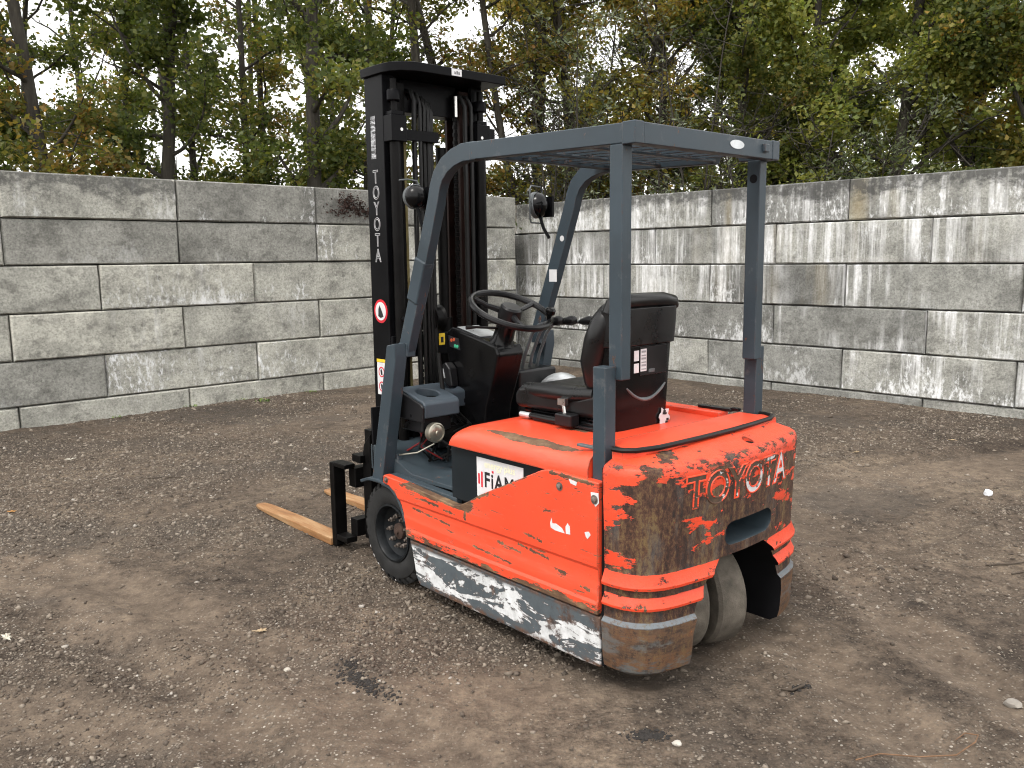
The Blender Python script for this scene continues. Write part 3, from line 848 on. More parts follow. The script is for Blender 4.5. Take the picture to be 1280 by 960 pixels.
def cw_paint():
    g = G('orange_paint_rusted')
    x, y, z = g.xyz()
    rn = g.noise(1.0, 7, 0.76, g.mapp((16, 16, 3.2)))
    rf = g.noise(1.0, 5, 0.8, g.mapp((60, 60, 42)))
    rust = g.ramp(g.m('ADD', g.m('MULTIPLY', rn, 0.5), g.m('MULTIPLY', rf, 0.5)), [(0.39, (0.012, 0.009, 0.008)), (0.46, (0.036, 0.0155, 0.010)), (0.52, (0.078, 0.036, 0.020)), (0.585, (0.140, 0.090, 0.038))])
    grey = g.rng(g.noise(1.0, 6, 0.7, g.mapp((12, 12, 3), (4, 4, 1))), 0.52, 0.66)
    rust = g.mix(g.m('MULTIPLY', grey, 0.6), rust, g.mix(rf, (0.035, 0.034, 0.034), (0.13, 0.122, 0.11)))
    # bare and rubbed low skirt: streaky brown over slate grey
    stn = g.noise(1.0, 6, 0.7, g.mapp((4, 4, 22), (1, 7, 2)))
    skirt = g.ramp(stn, [(0.36, (0.040, 0.026, 0.019)), (0.46, (0.115, 0.066, 0.036)), (0.54, (0.165, 0.078, 0.034)), (0.58, (0.075, 0.084, 0.086)), (0.68, (0.12, 0.128, 0.125))])
    skirt = g.mix(g.rng(rf, 0.36, 0.62, 0, 0.75), skirt, rust)
    spot = g.rng(g.noise(7, 5, 0.7, g.mapp((1, 1, 1), (3, 3, 3))), 0.63, 0.72)
    skirt = g.mix(g.m('MULTIPLY', spot, 0.75), skirt, (0.33, 0.10, 0.028))
    pit = g.rng(g.noise(1.0, 6, 0.8, g.mapp((30, 30, 30), (2, 9, 2))), 0.53, 0.62)
    skirt = g.mix(g.m('MULTIPLY', pit, 0.75), skirt, (0.030, 0.020, 0.016))
    bare = g.rng(g.noise(1.0, 5, 0.7, g.mapp((5, 5, 14), (9, 2, 6))), 0.55, 0.62)
    skirt = g.mix(g.m('MULTIPLY', bare, 0.7), skirt, g.mix(rf, (0.05, 0.056, 0.058), (0.16, 0.165, 0.16)))
    # how much paint survives, by place round the casting
    p = g.m('ADD', y, g.m('MULTIPLY', g.m('MAXIMUM', g.m('ADD', x, 1.42), 0.0), 1.5))
    pf = g.rng(p, -0.6, 0.8)
    surv = g.ramp(pf, [(0.0, 0.43), (0.14, 0.44), (0.24, 0.41), (0.34, 0.35), (0.45, 0.35), (0.58, 0.41), (0.66, 0.35), (0.70, 0.25), (0.79, 0.25), (0.83, 0.43), (0.95, 0.47)])
    topb = g.rng(z, 0.740, 0.790, 0.0, 0.22)
    lowb = g.rng(z, 0.62, 0.46, 0.0, -0.07)
    pn = g.noise(1.0, 8, 0.70, g.mapp((6.5, 6.5, 19), (0, 3, 5)))
    pn2 = g.noise(26, 5, 0.75)
    val = g.m('ADD', g.m('ADD', g.m('MULTIPLY', pn, 1.25), g.m('MULTIPLY', pn2, 0.30)), g.m('ADD', surv, g.m('ADD', topb, lowb)))
    paint = g.rng(val, 1.235, 1.25)
    # ledges kept their paint, the upright bands between are scraped
    zl = g.ramp(g.rng(z, 0.24, 0.46), [(0.0, 0.0), (0.31, 0.0), (0.33, 0.62), (0.52, 0.66), (0.54, 0.2), (0.64, 0.2), (0.66, 0.62), (0.885, 0.68), (0.90, 0.45)], 'LINEAR')
    inb = g.m('MULTIPLY', g.m('GREATER_THAN', z, 0.24), g.m('LESS_THAN', z, 0.437))
    bandp = g.rng(g.m('ADD', g.m('MULTIPLY', g.m('SUBTRACT', pn, 0.5), 0.7), g.m('ADD', g.m('MULTIPLY', g.m('SUBTRACT', pn2, 0.5), 0.8), zl)), 0.53, 0.56)
    paint = g.mix(inb, paint, bandp)
    e = g.edge(0.02, 0.02, 0.25)
    ch = g.rng(g.m('ADD', g.m('MULTIPLY', e, 0.25), g.noise(14, 7, 0.76)), 0.655, 0.675)
    up = g.m('GREATER_THAN', z, 0.70)
    rimc = g.m('MULTIPLY', g.rng(g.noise(1.0, 7, 0.76, g.mapp((16, 16, 30), (7, 1, 1))), 0.50, 0.52), g.m('MULTIPLY', g.rng(z, 0.765, 0.785), g.rng(z, 0.815, 0.806)))
    paint = g.m('MULTIPLY', paint, g.m('SUBTRACT', 1.0, g.m('MAXIMUM', rimc, g.m('MULTIPLY', ch, up))))
    paint = g.m('MULTIPLY', paint, g.m('GREATER_THAN', z, 0.247))
    oc = g.ramp(g.noise(6, 5, 0.6), [(0.3, tuple(k * 0.78 for k in ORANGE)), (0.7, ORANGE)])
    oc = g.mix(g.m('MULTIPLY', g.rng(g.noise(1.0, 7, 0.75, g.mapp((10, 10, 34), (3, 3, 3))), 0.52, 0.66), 0.45), oc, (0.20, 0.06, 0.03))
    under = g.mix(g.rng(z, 0.272, 0.262), rust, skirt)
    gl = g.m('MULTIPLY', g.m('GREATER_THAN', z, 0.2515), g.m('LESS_THAN', z, 0.2675))
    under = g.mix(g.m('MULTIPLY', gl, g.rng(rf, 0.62, 0.5, 0.2, 0.9)), under, (0.13, 0.15, 0.165))
    c = g.mix(paint, under, oc)
    g.bump(g.m('ADD', g.m('MULTIPLY', paint, 0.5), g.m('MULTIPLY', rf, 0.6)), 0.6, 0.005)
    return g.fin(c, g.mix(paint, (0.72, 0.72, 0.72), (0.42, 0.42, 0.42)), 0.0, Specular_IOR_Level=0.4)
M_CW = cw_paint()

def slate_paint(name, col, wear=0.5):
    g = G(name)
    n1 = g.noise(4, 5, 0.6)
    c = g.ramp(n1, [(0.3, tuple(k * 0.82 for k in col)), (0.7, tuple(k * 1.12 for k in col))])
    e = g.edge(0.008, 0.02, 0.25)
    nn = g.noise(16, 7, 0.75, g.mapp((1, 1, 0.5)))
    m1 = g.rng(g.m('ADD', nn, g.m('MULTIPLY', e, 0.16)), 0.72 - 0.05 * wear, 0.735 - 0.05 * wear)
    rc = g.ramp(g.noise(25, 4, 0.6), [(0.35, (0.055, 0.030, 0.020)), (0.6, (0.12, 0.055, 0.035)), (0.72, (0.30, 0.29, 0.28))])
    e2 = g.m('MULTIPLY', g.rng(g.m('ADD', g.m('MULTIPLY', e, 0.3), g.noise(9, 5, 0.7)), 0.60, 0.80), 0.55)
    c = g.mix(e2, c, (0.17, 0.165, 0.16))
    c = g.mix(m1, c, rc)
    g.bump(g.m('ADD', g.m('MULTIPLY', m1, -0.4), g.m('MULTIPLY', g.noise(90, 2), 0.12)), 0.4, 0.002)
    return g.fin(c, g.rng(n1, 0.3, 0.7, 0.36, 0.5), 0.0, Specular_IOR_Level=0.3)
M_SLATE = slate_paint('slate_blue_paint', (0.033, 0.047, 0.059), 1.7)
M_FLOOR = slate_paint('slate_floor_paint', (0.040, 0.055, 0.066), 1.3)
M_DASH = slate_paint('dash_plastic', (0.048, 0.062, 0.076), 0.0)

def sill_paint():
    g = G('sill_paint_scraped')
    x, y, z = g.xyz()
    n = g.noise(1.0, 8, 0.66, g.mapp((3.6, 3.6, 11), (3, 1, 2)), 0.6)
    n2 = g.noise(22, 6, 0.72)
    slate = g.ramp(n2, [(0.3, (0.055, 0.068, 0.078)), (0.7, (0.088, 0.105, 0.116))])
    wv = g.m('ADD', n, g.m('MULTIPLY', g.m('SUBTRACT', n2, 0.5), 0.18))
    wv = g.m('ADD', wv, g.rng(x, -0.2, -1.1, -0.01, 0.065))
    white = g.m('MULTIPLY', g.rng(wv, 0.515, 0.530), g.rng(z, 0.245, 0.225))
    c = g.mix(white, slate, g.ramp(n2, [(0.3, (0.42, 0.43, 0.43)), (0.65, (0.68, 0.69, 0.70))]))
    rim = g.m('MULTIPLY', g.rng(wv, 0.500, 0.513), g.rng(wv, 0.532, 0.518))
    c = g.mix(g.m('MULTIPLY', rim, 0.6), c, (0.09, 0.06, 0.045))
    ru = g.m('MULTIPLY', g.rng(g.noise(5, 6, 0.7, g.mapp((1, 1, 1), (8, 8, 8))), 0.60, 0.64), 0.9)
    ru = g.m('MAXIMUM', ru, g.m('MULTIPLY', g.rng(z, 0.236, 0.25), g.rng(n2, 0.36, 0.5)))
    ru = g.m('MAXIMUM', ru, g.m('MULTIPLY', g.rng(z, 0.09, 0.075), g.rng(n2, 0.42, 0.55)))
    c = g.mix(ru, c, g.ramp(n2, [(0.35, (0.030, 0.022, 0.020)), (0.65, (0.13, 0.070, 0.045))]))
    g.bump(g.m('ADD', g.m('MULTIPLY', white, -0.5), g.m('MULTIPLY', n2, 0.2)), 0.4, 0.003)
    return g.fin(c, 0.5, 0.0)
M_SILL = sill_paint()
M_BLACK = plain('black_mast_paint', (0.0042, 0.0042, 0.005), 0.34, 0.0, 0.35, 6, spec=0.07)
M_BLACK2 = plain('black_rail_grease', (0.0045, 0.0042, 0.0042), 0.40, 0.0, 0.5, 12, spec=0.10)
M_PLAST = plain('black_plastic', (0.009, 0.009, 0.010), 0.33, 0.0, 0.25, 8, spec=0.28)
M_GLOSS = plain('glossy_black_plastic', (0.004, 0.004, 0.0045), 0.22, 0.0, 0.15, 6, spec=0.22)
M_VINYL = plain('black_vinyl', (0.008, 0.008, 0.0085), 0.32, 0.0, 0.25, 10, 0.06, spec=0.32)
M_RUBBER = plain('tyre_rubber', (0.020, 0.020, 0.020), 0.75, 0.0, 0.35, 14, 0.3, spec=0.2)
M_SOLID = plain('worn_grey_tyre', (0.108, 0.094, 0.077), 0.9, 0.0, 0.4, 16, 0.6, spec=0.2)
M_RIM = plain('rim_grey_paint', (0.009, 0.0105, 0.012), 0.42, 0.0, 0.35, 12, spec=0.15)
M_STEEL = plain('bright_steel', (0.55, 0.54, 0.52), 0.28, 1.0, 0.2, 14)
M_NUT = plain('dull_nut_steel', (0.20, 0.17, 0.15), 0.5, 0.7, 0.4, 30)
M_RUST = plain('rusty_hub', (0.045, 0.026, 0.019), 0.8, 0.1, 0.5, 25, 0.4)
M_CYL = plain('reddish_rusted_rail', (0.016, 0.0075, 0.006), 0.5, 0.0, 0.55, 7, spec=0.12)
M_HOSE = plain('black_hose', (0.007, 0.007, 0.007), 0.45, 0.0, 0.3, 20, spec=0.25)
M_OLIVE = plain('greased_edge', (0.20, 0.17, 0.075), 0.42, 0.3, 0.35, 9)
M_WHITE = plain('white_label', (0.60, 0.60, 0.61), 0.5, 0.0, 0.08, 20)
M_LETTER = plain('faded_white_letter', (0.40, 0.40, 0.41), 0.5, 0.0, 0.25, 40)
M_INK = plain('black_ink', (0.012, 0.012, 0.014), 0.5, 0.0, 0.1)
M_REDINK = plain('red_ink', (0.55, 0.015, 0.03), 0.5, 0.0, 0.1)
M_YEL = plain('yellow_label', (0.75, 0.50, 0.03), 0.5, 0.0, 0.1)
M_PALEY = plain('faded_yellow_print', (0.70, 0.68, 0.50), 0.55, 0.0, 0.05)
M_DARK = plain('dark_cavity', (0.006, 0.006, 0.007), 0.8, 0.0, 0.3, 10, spec=0.1)
M_CORE = plain('dark_underbody', (0.012, 0.011, 0.010), 0.75, 0.0, 0.5, 12, spec=0.15)
M_BATT = plain('battery_case_black', (0.009, 0.013, 0.016), 0.5, 0.0, 0.15, 6, spec=0.2)
M_ALU = plain('light_alloy_cover', (0.50, 0.52, 0.53), 0.35, 0.5, 0.25, 14)
M_BRASS = plain('tarnished_horn_disc', (0.36, 0.34, 0.28), 0.32, 0.8, 0.25, 12)
M_GREY = plain('grey_lever_rod', (0.10, 0.11, 0.115), 0.4, 0.2, 0.2, 10)
M_REDBITS = plain('red_wire', (0.30, 0.02, 0.02), 0.5)
g = G('worn_fork_steel')
fn = g.noise(1.0, 6, 0.7, g.mapp((2.2, 16, 16)))
M_FORK = g.fin(g.ramp(fn, [(0.3, (0.13, 0.052, 0.018)), (0.5, (0.29, 0.145, 0.058)), (0.68, (0.42, 0.28, 0.15))]), 0.55, 0.15)

LIFT = empty('forklift', (-0.1507, 4.0911, 0.0), math.atan2(0.7443, -0.6678))
tag(LIFT, 'scraped orange and slate-grey electric forklift with black mast and overhead guard', 'forklift')
def part(name, mb, mat, parent=None, bevel=0.0, **k):
    return mb.build(name, mat, parent or LIFT, bevel, **k)
def thick(path, w_):
    """polyline in a plane -> outline of constant width"""
    P = [Vector((p[0], p[1], 0)) for p in path]
    L_, R_ = [], []
    for i, p in enumerate(P):
        d1 = (P[i] - P[i - 1]).normalized() if i else (P[1] - P[0]).normalized()
        d2 = (P[i + 1] - P[i]).normalized() if i < len(P) - 1 else d1
        t = (d1 + d2).normalized()
        n = Vector((-t.y, t.x, 0))
        k = w_ / 2 / max(0.3, n.dot(Vector((-d1.y, d1.x, 0))))
        L_.append((p + n * k)[:2]); R_.append((p - n * k)[:2])
    return [tuple(q) for q in L_] + [tuple(q) for q in R_[::-1]]
def arc(cx, cz, r, a0, a1, n):
    return [(cx + r * math.cos(R(a0 + (a1 - a0) * i / n)), cz + r * math.sin(R(a0 + (a1 - a0) * i / n))) for i in range(n + 1)]

# ---- side panels (orange) with pressed ridges
P_OUT = [(0.088, 0.523), (0.094, 0.484), (0.046, 0.478), (-0.004, 0.452), (-0.042, 0.405), (-0.066, 0.35), (-0.086, 0.268), (-1.238, 0.262), (-1.240, 0.737), (-1.06, 0.742), (-0.99, 0.741), (-0.955, 0.731),
         (-0.60, 0.566), (-0.52, 0.520), (-0.47, 0.497), (-0.43, 0.489), (-0.10, 0.513)]
def side_panel(sg):
    mb = MB().prism(P_OUT, 'y', 0.482, 0.52)
    me = bpy.data.meshes.new('side_panel')
    me.from_pydata(mb.v, [], mb.f)
    bm = bmesh.new(); bm.from_mesh(me)
    for zc in (0.436, 0.424, 0.372, 0.360, 0.312, 0.300):
        bmesh.ops.bisect_plane(bm, geom=bm.verts[:] + bm.edges[:] + bm.faces[:], plane_co=(0, 0, zc), plane_no=(0, 0, 1))
    for v in bm.verts:
        if v.co.y > 0.5:
            z = v.co.z
            if z < 0.430 and z > 0.366:
                v.co.y -= 0.006
            elif z < 0.366 and z > 0.306:
                v.co.y -= 0.002
            elif z < 0.306:
                v.co.y += 0.003
        v.co.y *= sg
    bmesh.ops.recalc_face_normals(bm, faces=bm.faces)
    bm.to_mesh(me); bm.free()
    return finish('side_panel', me, M_PANEL, LIFT, 0.005, 2, 20)
pl = side_panel(1)
pr = side_panel(-1)
for (X, z, r_) in ((-1.053, 0.690, 0.0095), (-1.222, 0.676, 0.010), (0.062, 0.503, 0.008)):
    m_ = MB().lathe([(r_ * 1.7, 0.0), (r_ * 1.7, 0.002), (r_, 0.002), (r_, 0.008), (r_ * 0.4, 0.010)], (X, 0.5198, z), 'y', 12)
    part('bolt', m_, M_NUT, pl)
# round pressed dish about the upper bolt
# torn remains of white stickers
for poly in ([(-1.005, 0.545), (-1.012, 0.565), (-1.016, 0.545), (-1.035, 0.548), (-1.065, 0.538), (-1.078, 0.522), (-1.03, 0.522), (-1.008, 0.528)],
             [(-1.085, 0.522), (-1.083, 0.548), (-1.093, 0.563), (-1.104, 0.552), (-1.106, 0.524)], [(-1.182, 0.535), (-1.176, 0.550), (-1.196, 0.556), (-1.204, 0.545), (-1.190, 0.528)],
             [(-1.205, 0.70), (-1.240, 0.702), (-1.243, 0.668), (-1.228, 0.652), (-1.208, 0.672)], [(-1.10, 0.727), (-1.14, 0.722), (-1.135, 0.708), (-1.108, 0.712)]):
    part('sticker_remnant', MB().prism(poly, 'y', 0.5202, 0.5214), M_WHITE, pl)

# ---- sills, underbody, battery
for sg in (1, -1):
    out = [(-0.098, 0.258), (-0.118, 0.20), (-0.140, 0.10), (-0.165, 0.064), (-0.30, 0.060), (-1.15, 0.062), (-1.243, 0.067), (-1.243, 0.255)]
    part('sill', MB().prism(out, 'y', 0.455 * sg, 0.514 * sg), M_SILL, None, 0.008)
part('chassis', MB().box(-0.93, -0.2, -0.452, 0.452, 0.09, 0.50).box(-0.2, 0.30, -0.30, 0.30, 0.12, 0.47).box(-1.256, -0.93, -0.452, -0.31, 0.09, 0.50).box(-1.256, -0.93, 0.31, 0.452, 0.09, 0.50).box(-1.256, -0.93, -0.308, 0.308, 0.44, 0.50), M_CORE)
bat = part('battery_case', MB().box(-1.19, -0.372, -0.478, 0.478, 0.502, 0.734), M_BATT, None, 0.003)
st = part('dealer_sticker', MB().box(-0.818, -0.540, 0.4782, 0.4794, 0.545, 0.707), M_WHITE, bat)
def flat_text(txt, size, org, parent, mat, name='lettering', ax='side', xs=1.0, offset=0.0, outline=0.0, align='LEFT', space=1.0):
    V, F = text_geo(txt, size, outline, offset, 0.0, align, xs, space)
    if ax == 'side':       # read from the left side: text runs towards -x, up is +z, faces +y
        W_ = [(org[0] - v[0], org[1] + v[2], org[2] + v[1]) for v in V]
    else:                  # read from behind: text runs towards -y, faces -x
        W_ = [(org[0] - v[2], org[1] - v[0], org[2] + v[1]) for v in V]
    m_ = MB(); m_.v = W_; m_.f = F
    return m_.build(name, mat, parent, smooth=False)
flat_text('FiAMM', 0.086, (-0.586, 0.4800, 0.592), bat, M_INK, offset=0.0022, xs=0.88, space=1.16)
part('red_bar', MB().box(-0.559, -0.549, 0.4796, 0.4802, 0.597, 0.640), M_REDINK, bat)
part('red_bar', MB().box(-0.577, -0.567, 0.4796, 0.4802, 0.586, 0.650), M_REDINK, bat)
part('red_dot', MB().box(-0.645, -0.634, 0.4802, 0.4808, 0.655, 0.664), M_REDINK, bat)
flat_text('energy plus', 0.040, (-0.588, 0.4800, 0.672), bat, M_PALEY, 'faded_print', offset=0.001)

# dark filler added so the seam before the counterweight reads as a shaded gap
part('seam_shade_fill', MB().box(-1.2572, -1.2440, 0.40, 0.506, 0.075, 0.79), M_DARK)
part('seam_shade_fill', MB().box(-1.2572, -1.2440, -0.506, -0.40, 0.075, 0.79), M_DARK)
# ---- hood over the battery
H_PROF = [(-0.388, 0.737), (-0.391, 0.765), (-0.402, 0.790), (-0.432, 0.810), (-0.49, 0.821), (-0.57, 0.827), (-1.10, 0.822), (-1.174, 0.838)]
rings = []
for (X, zt) in H_PROF:
    zb = 0.733
    dz = zt - zb
    hw = 0.503
    k = min(1.0, dz / 0.08)
    ring = [(X, hw, zb), (X, hw + 0.001, zb + 0.35 * dz), (X, hw - 0.012 * k, zb + 0.66 * dz), (X, hw - 0.045 * k, zb + 0.90 * dz), (X, hw - 0.09 * k, zt)]
    for t in (0.25, -0.25):
        ring.append((X, t, zt + 0.002 * k))
    ring += [(X, -q[1], q[2]) for q in ring[:5][::-1]]
    rings.append(ring)
hd = part('battery_hood', MB().loft(rings), M_HOOD, None, 0.006, angle=50)
part('hood_ledge', MB().box(-1.10, -0.62, -0.455, -0.385, 0.80, 0.846), M_HOOD, hd, 0.008)
part('hood_latch', MB().box(-1.13, -0.96, -0.462, -0.425, 0.846, 0.858).box(-1.16, -1.12, -0.455, -0.432, 0.85, 0.864), M_PLAST, hd, 0.003)
part('hood_hinge', MB().box(-1.172, -1.08, 0.44, 0.462, 0.832, 0.842), M_GREY, hd, 0.003)

# ---- counterweight casting
def cw_outline(off):
    pts = []
    half = [(-1.258, 0.520), (-1.30, 0.519), (-1.345, 0.510), (-1.385, 0.490), (-1.418, 0.458), (-1.442, 0.415), (-1.458, 0.36), (-1.472, 0.28), (-1.484, 0.19), (-1.492, 0.095)]
    full = half + [(-1.495, 0.0)] + [(x, -y) for x, y in half[::-1]]
    n = len(full)
    for i, (x, y) in enumerate(full):
        a = full[max(0, i - 1)]; b = full[min(n - 1, i + 1)]
        tx, ty = b[0] - a[0], b[1] - a[1]
        l = math.hypot(tx, ty)
        nx_, ny_ = ty / l, -tx / l
        if i == 0: nx_, ny_ = 0, 1
        if i == n - 1: nx_, ny_ = 0, -1
        if nx_ * (x + 1.0) + ny_ * y < 0: nx_, ny_ = -nx_, -ny_
        pts.append((x + nx_ * off, y + ny_ * off))
    return pts
CWP = [(0.062, -0.045), (0.085, -0.012), (0.12, -0.004), (0.246, 0.004), (0.254, 0.004), (0.268, -0.010), (0.309, -0.012), (0.313, 0.002), (0.322, 0.004), (0.354, -0.012), (0.381, -0.011), (0.385, 0.003), (0.395, 0.005), (0.434, -0.012),
       (0.45, -0.012), (0.60, -0.008), (0.772, 0.000), (0.790, -0.002), (0.802, -0.009), (0.809, -0.021), (0.816, -0.042), (0.828, -0.072), (0.848, -0.118)]
rings = [[(x, y, z) for x, y in cw_outline(o)] for z, o in CWP]
cwm = MB().loft(rings)
def bool_mesh(mb, cutters):
    a = mb.build('solid')
    obs = []
    for c in cutters:
        b = c.build('cutter')
        md = a.modifiers.new('cut', 'BOOLEAN')
        md.operation = 'DIFFERENCE'; md.object = b; md.solver = 'EXACT'
        obs.append(b)
    bpy.context.view_layer.update()
    me = bpy.data.meshes.new_from_object(a.evaluated_get(bpy.context.evaluated_depsgraph_get()))
    for o in obs + [a]:
        bpy.data.objects.remove(o)
    return me
arch = [(0.285, -0.2), (0.285, 0.20), (0.265, 0.285), (0.230, 0.345), (0.180, 0.410), (0.14, 0.440), (-0.14, 0.440), (-0.185, 0.405), (-0.235, 0.340), (-0.265, 0.27), (-0.285, 0.20), (-0.285, -0.2)]
slot = arc(0.078, 0.518, 0.044, -90, 90, 8) + arc(-0.150, 0.518, 0.044, 90, 270, 8)
hole = [(-1.430 + 0.022 * math.cos(R(k * 30)), -0.085 + 0.022 * math.sin(R(k * 30))) for k in range(12)]
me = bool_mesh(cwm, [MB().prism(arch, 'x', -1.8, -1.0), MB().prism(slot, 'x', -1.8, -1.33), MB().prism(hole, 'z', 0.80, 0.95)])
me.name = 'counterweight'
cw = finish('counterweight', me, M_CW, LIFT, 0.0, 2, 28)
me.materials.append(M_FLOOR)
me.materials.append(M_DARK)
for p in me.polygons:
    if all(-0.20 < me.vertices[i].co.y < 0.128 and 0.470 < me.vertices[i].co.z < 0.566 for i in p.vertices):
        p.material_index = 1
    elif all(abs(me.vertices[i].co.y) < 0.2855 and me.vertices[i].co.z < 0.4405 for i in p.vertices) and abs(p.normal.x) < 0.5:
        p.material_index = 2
part('lifting_hole', MB().lathe([(0.0215, 0.0), (0.0215, 0.001), (0.0005, 0.001)], (-1.430, -0.085, 0.8140), 'z', 16), M_DARK, cw)
part('tow_pin', MB().lathe([(0.014, 0), (0.014, 0.10)], (-1.40, 0.02, 0.468), 'z', 12), M_RUST, cw)
# raised letters across the back
def cw_x(y, z):
    o = np.interp(z, [q[0] for q in CWP], [q[1] for q in CWP])
    pts = cw_outline(o)
    return np.interp(-y, [-p[1] for p in pts], [p[0] for p in pts])
def cw_text(outline, offset, mat, name, lift):
    V, F = text_geo('TOYOTA', 0.157, outline, offset, 0.0, 'LEFT')
    x0, x1 = V[:, 0].min(), V[:, 0].max()
    Wd = []
    for v in V:
        y = 0.330 - (v[0] - x0) / (x1 - x0) * 0.632
        z = 0.652 + v[1]
        Wd.append((cw_x(y, z) - v[2] - lift, y, z))
    m_ = MB(); m_.v = Wd; m_.f = F
    return m_.build(name, mat, cw, smooth=False)
g = G('letter_fill_worn')
lx, ly, lz = g.xyz()
ln = g.noise(1.0, 6, 0.7, g.mapp((14, 14, 20), (2, 2, 2)))
lw = g.rng(g.m('ADD', ln, g.m('ADD', g.rng(lz, 0.66, 0.75, 0.05, -0.04), g.rng(ly, 0.25, -0.28, -0.10, 0.10))), 0.53, 0.55)
M_LFILL = g.fin(g.mix(lw, g.ramp(g.noise(40, 5, 0.7), [(0.3, (0.03, 0.02, 0.015)), (0.65, (0.10, 0.06, 0.035))]), (0.58, 0.58, 0.59)), 0.6)
g = G('letter_rim_worn')
ln = g.noise(1.0, 7, 0.72, g.mapp((9, 9, 22), (5, 2, 2)))
M_LRIM = g.fin(g.mix(g.rng(ln, 0.52, 0.55), ORANGE, (0.09, 0.045, 0.028)), 0.5)
cw_text(0.0, 0.002, M_LFILL, 'lettering', 0.0012)
cw_text(0.0032, 0.004, M_LRIM, 'letter_rim', 0.0005)
# rubber seal lying in the hood gap
sp = [(-1.262, 0.475, 0.853), (-1.300, 0.470, 0.853), (-1.335, 0.440, 0.853), (-1.368, 0.36, 0.856), (-1.376, 0.22, 0.857), (-1.378, 0.08, 0.857), (-1.376, -0.08, 0.857), (-1.368, -0.22, 0.857), (-1.352, -0.36, 0.856), (-1.325, -0.425, 0.855), (-1.28, -0.45, 0.853), (-1.25, -0.452, 0.852)]
sp = [(x, y, z) for x, y, z in sp]
part('rubber_seal', MB().tube(sp, 0.0095, 8), M_HOSE)
part('rear_deck', MB().prism([(-1.168, 0.428), (-1.257, 0.428), (-1.258, 0.472), (-1.30, 0.466), (-1.345, 0.420), (-1.370, 0.30), (-1.378, 0.0), (-1.370, -0.30), (-1.345, -0.420), (-1.30, -0.455), (-1.258, -0.465), (-1.257, -0.428), (-1.168, -0.428)], 'z', 0.79, 0.8515), M_HOOD)
# ---- wheels
def front_wheel(sg):
    yo = 0.498
    c = (0.072, 0.0, 0.243)
    Rr, Wd = 0.243, 0.15
    root = None
    prof = [(0.135, yo - 0.010), (0.150, yo - 0.002), (0.185, yo), (0.212, yo - 0.006), (0.222, yo - 0.018), (0.226, yo - 0.035), (0.227, yo - Wd + 0.035), (0.222, yo - Wd + 0.015), (0.19, yo - Wd), (0.135, yo - Wd + 0.01)]
    mb = MB().lathe([(r, h * sg) for r, h in prof], c, 'y', 48, closed=True)
    # tread lugs round the shoulders
    for k in range(30):
        a0 = 2 * math.pi * (k + 0.22) / 30; a1 = 2 * math.pi * (k + 0.78) / 30
        for (ya, yb) in ((yo - 0.010, yo - 0.072), (yo - Wd + 0.010, yo - Wd + 0.072)):
            sh = 0.0 if ya > yb + 0.02 and yb > yo - 0.08 else math.pi / 30
            pts = []
            for (yy_, rr, r0) in ((ya, 0.226, 0.210), (ya - 0.012 if ya > yb else ya + 0.012, 0.2435, 0.210), (yb, 0.2445, 0.21)):
                for aa in (a0 + sh, a1 + sh):
                    for r_ in (r0, rr):
                        pts.append((c[0] + r_ * math.sin(aa), yy_ * sg, c[2] + r_ * math.cos(aa)))
            f = []
            for s_ in range(2):
                b = s_ * 4
                f += [(b + 0, b + 1, b + 5, b + 4), (b + 1, b + 3, b + 7, b + 5), (b + 3, b + 2, b + 6, b + 7), (b + 2, b, b + 4, b + 6)]
            f += [(0, 2, 3, 1), (8, 9, 11, 10)]
            mb.add(pts, f)
    wh = part('front_wheel', mb, M_RUBBER)
    rim = [(0.137, yo - 0.016), (0.137, yo - 0.002), (0.128, yo + 0.0), (0.122, yo - 0.008), (0.116, yo - 0.040), (0.098, yo - 0.052), (0.092, yo - 0.056), (0.060, yo - 0.058), (0.056, yo - 0.05), (0.0, yo - 0.05)]
    rim = [(max(r, 0.0005), h * sg) for r, h in rim]
    part('rim', MB().lathe(rim, c, 'y', 40, cap=False), M_RIM, wh)
    part('hub', MB().lathe([(0.040, (yo - 0.055) * sg), (0.037, (yo - 0.040) * sg), (0.028, (yo - 0.036) * sg), (0.013, (yo - 0.034) * sg), (0.011, (yo - 0.026) * sg), (0.001, (yo - 0.026) * sg)], c, 'y', 20), M_RUST, wh)
    for k in range(9):
        a = 2 * math.pi * k / 9 + 0.2
        part('wheel_nut', MB().lathe([(0.0115, (yo - 0.058) * sg), (0.0115, (yo - 0.038) * sg), (0.006, (yo - 0.036) * sg), (0.006, (yo - 0.026) * sg), (0.001, (yo - 0.026) * sg)], (c[0] + 0.072 * math.sin(a), 0, c[2] + 0.072 * math.cos(a)), 'y', 6), M_NUT, wh)
    return wh
fwl = front_wheel(1)
front_wheel(-1)
# splashes of white paint on the tyre shoulder
for a, s_ in ((98, .016), (88, .012), (112, .013), (178, .010), (205, .014), (216, .015), (228, .017), (240, .015)):
    aa = R(a)
    part('paint_splash', MB().dome((0.072 - 0.228 * math.sin(aa), 0.486, 0.243 + 0.228 * math.cos(aa)), (-math.sin(aa) * 0.5, 1, math.cos(aa) * 0.5), s_ * 0.55, 0.002, 7, 3), M_WHITE, fwl)
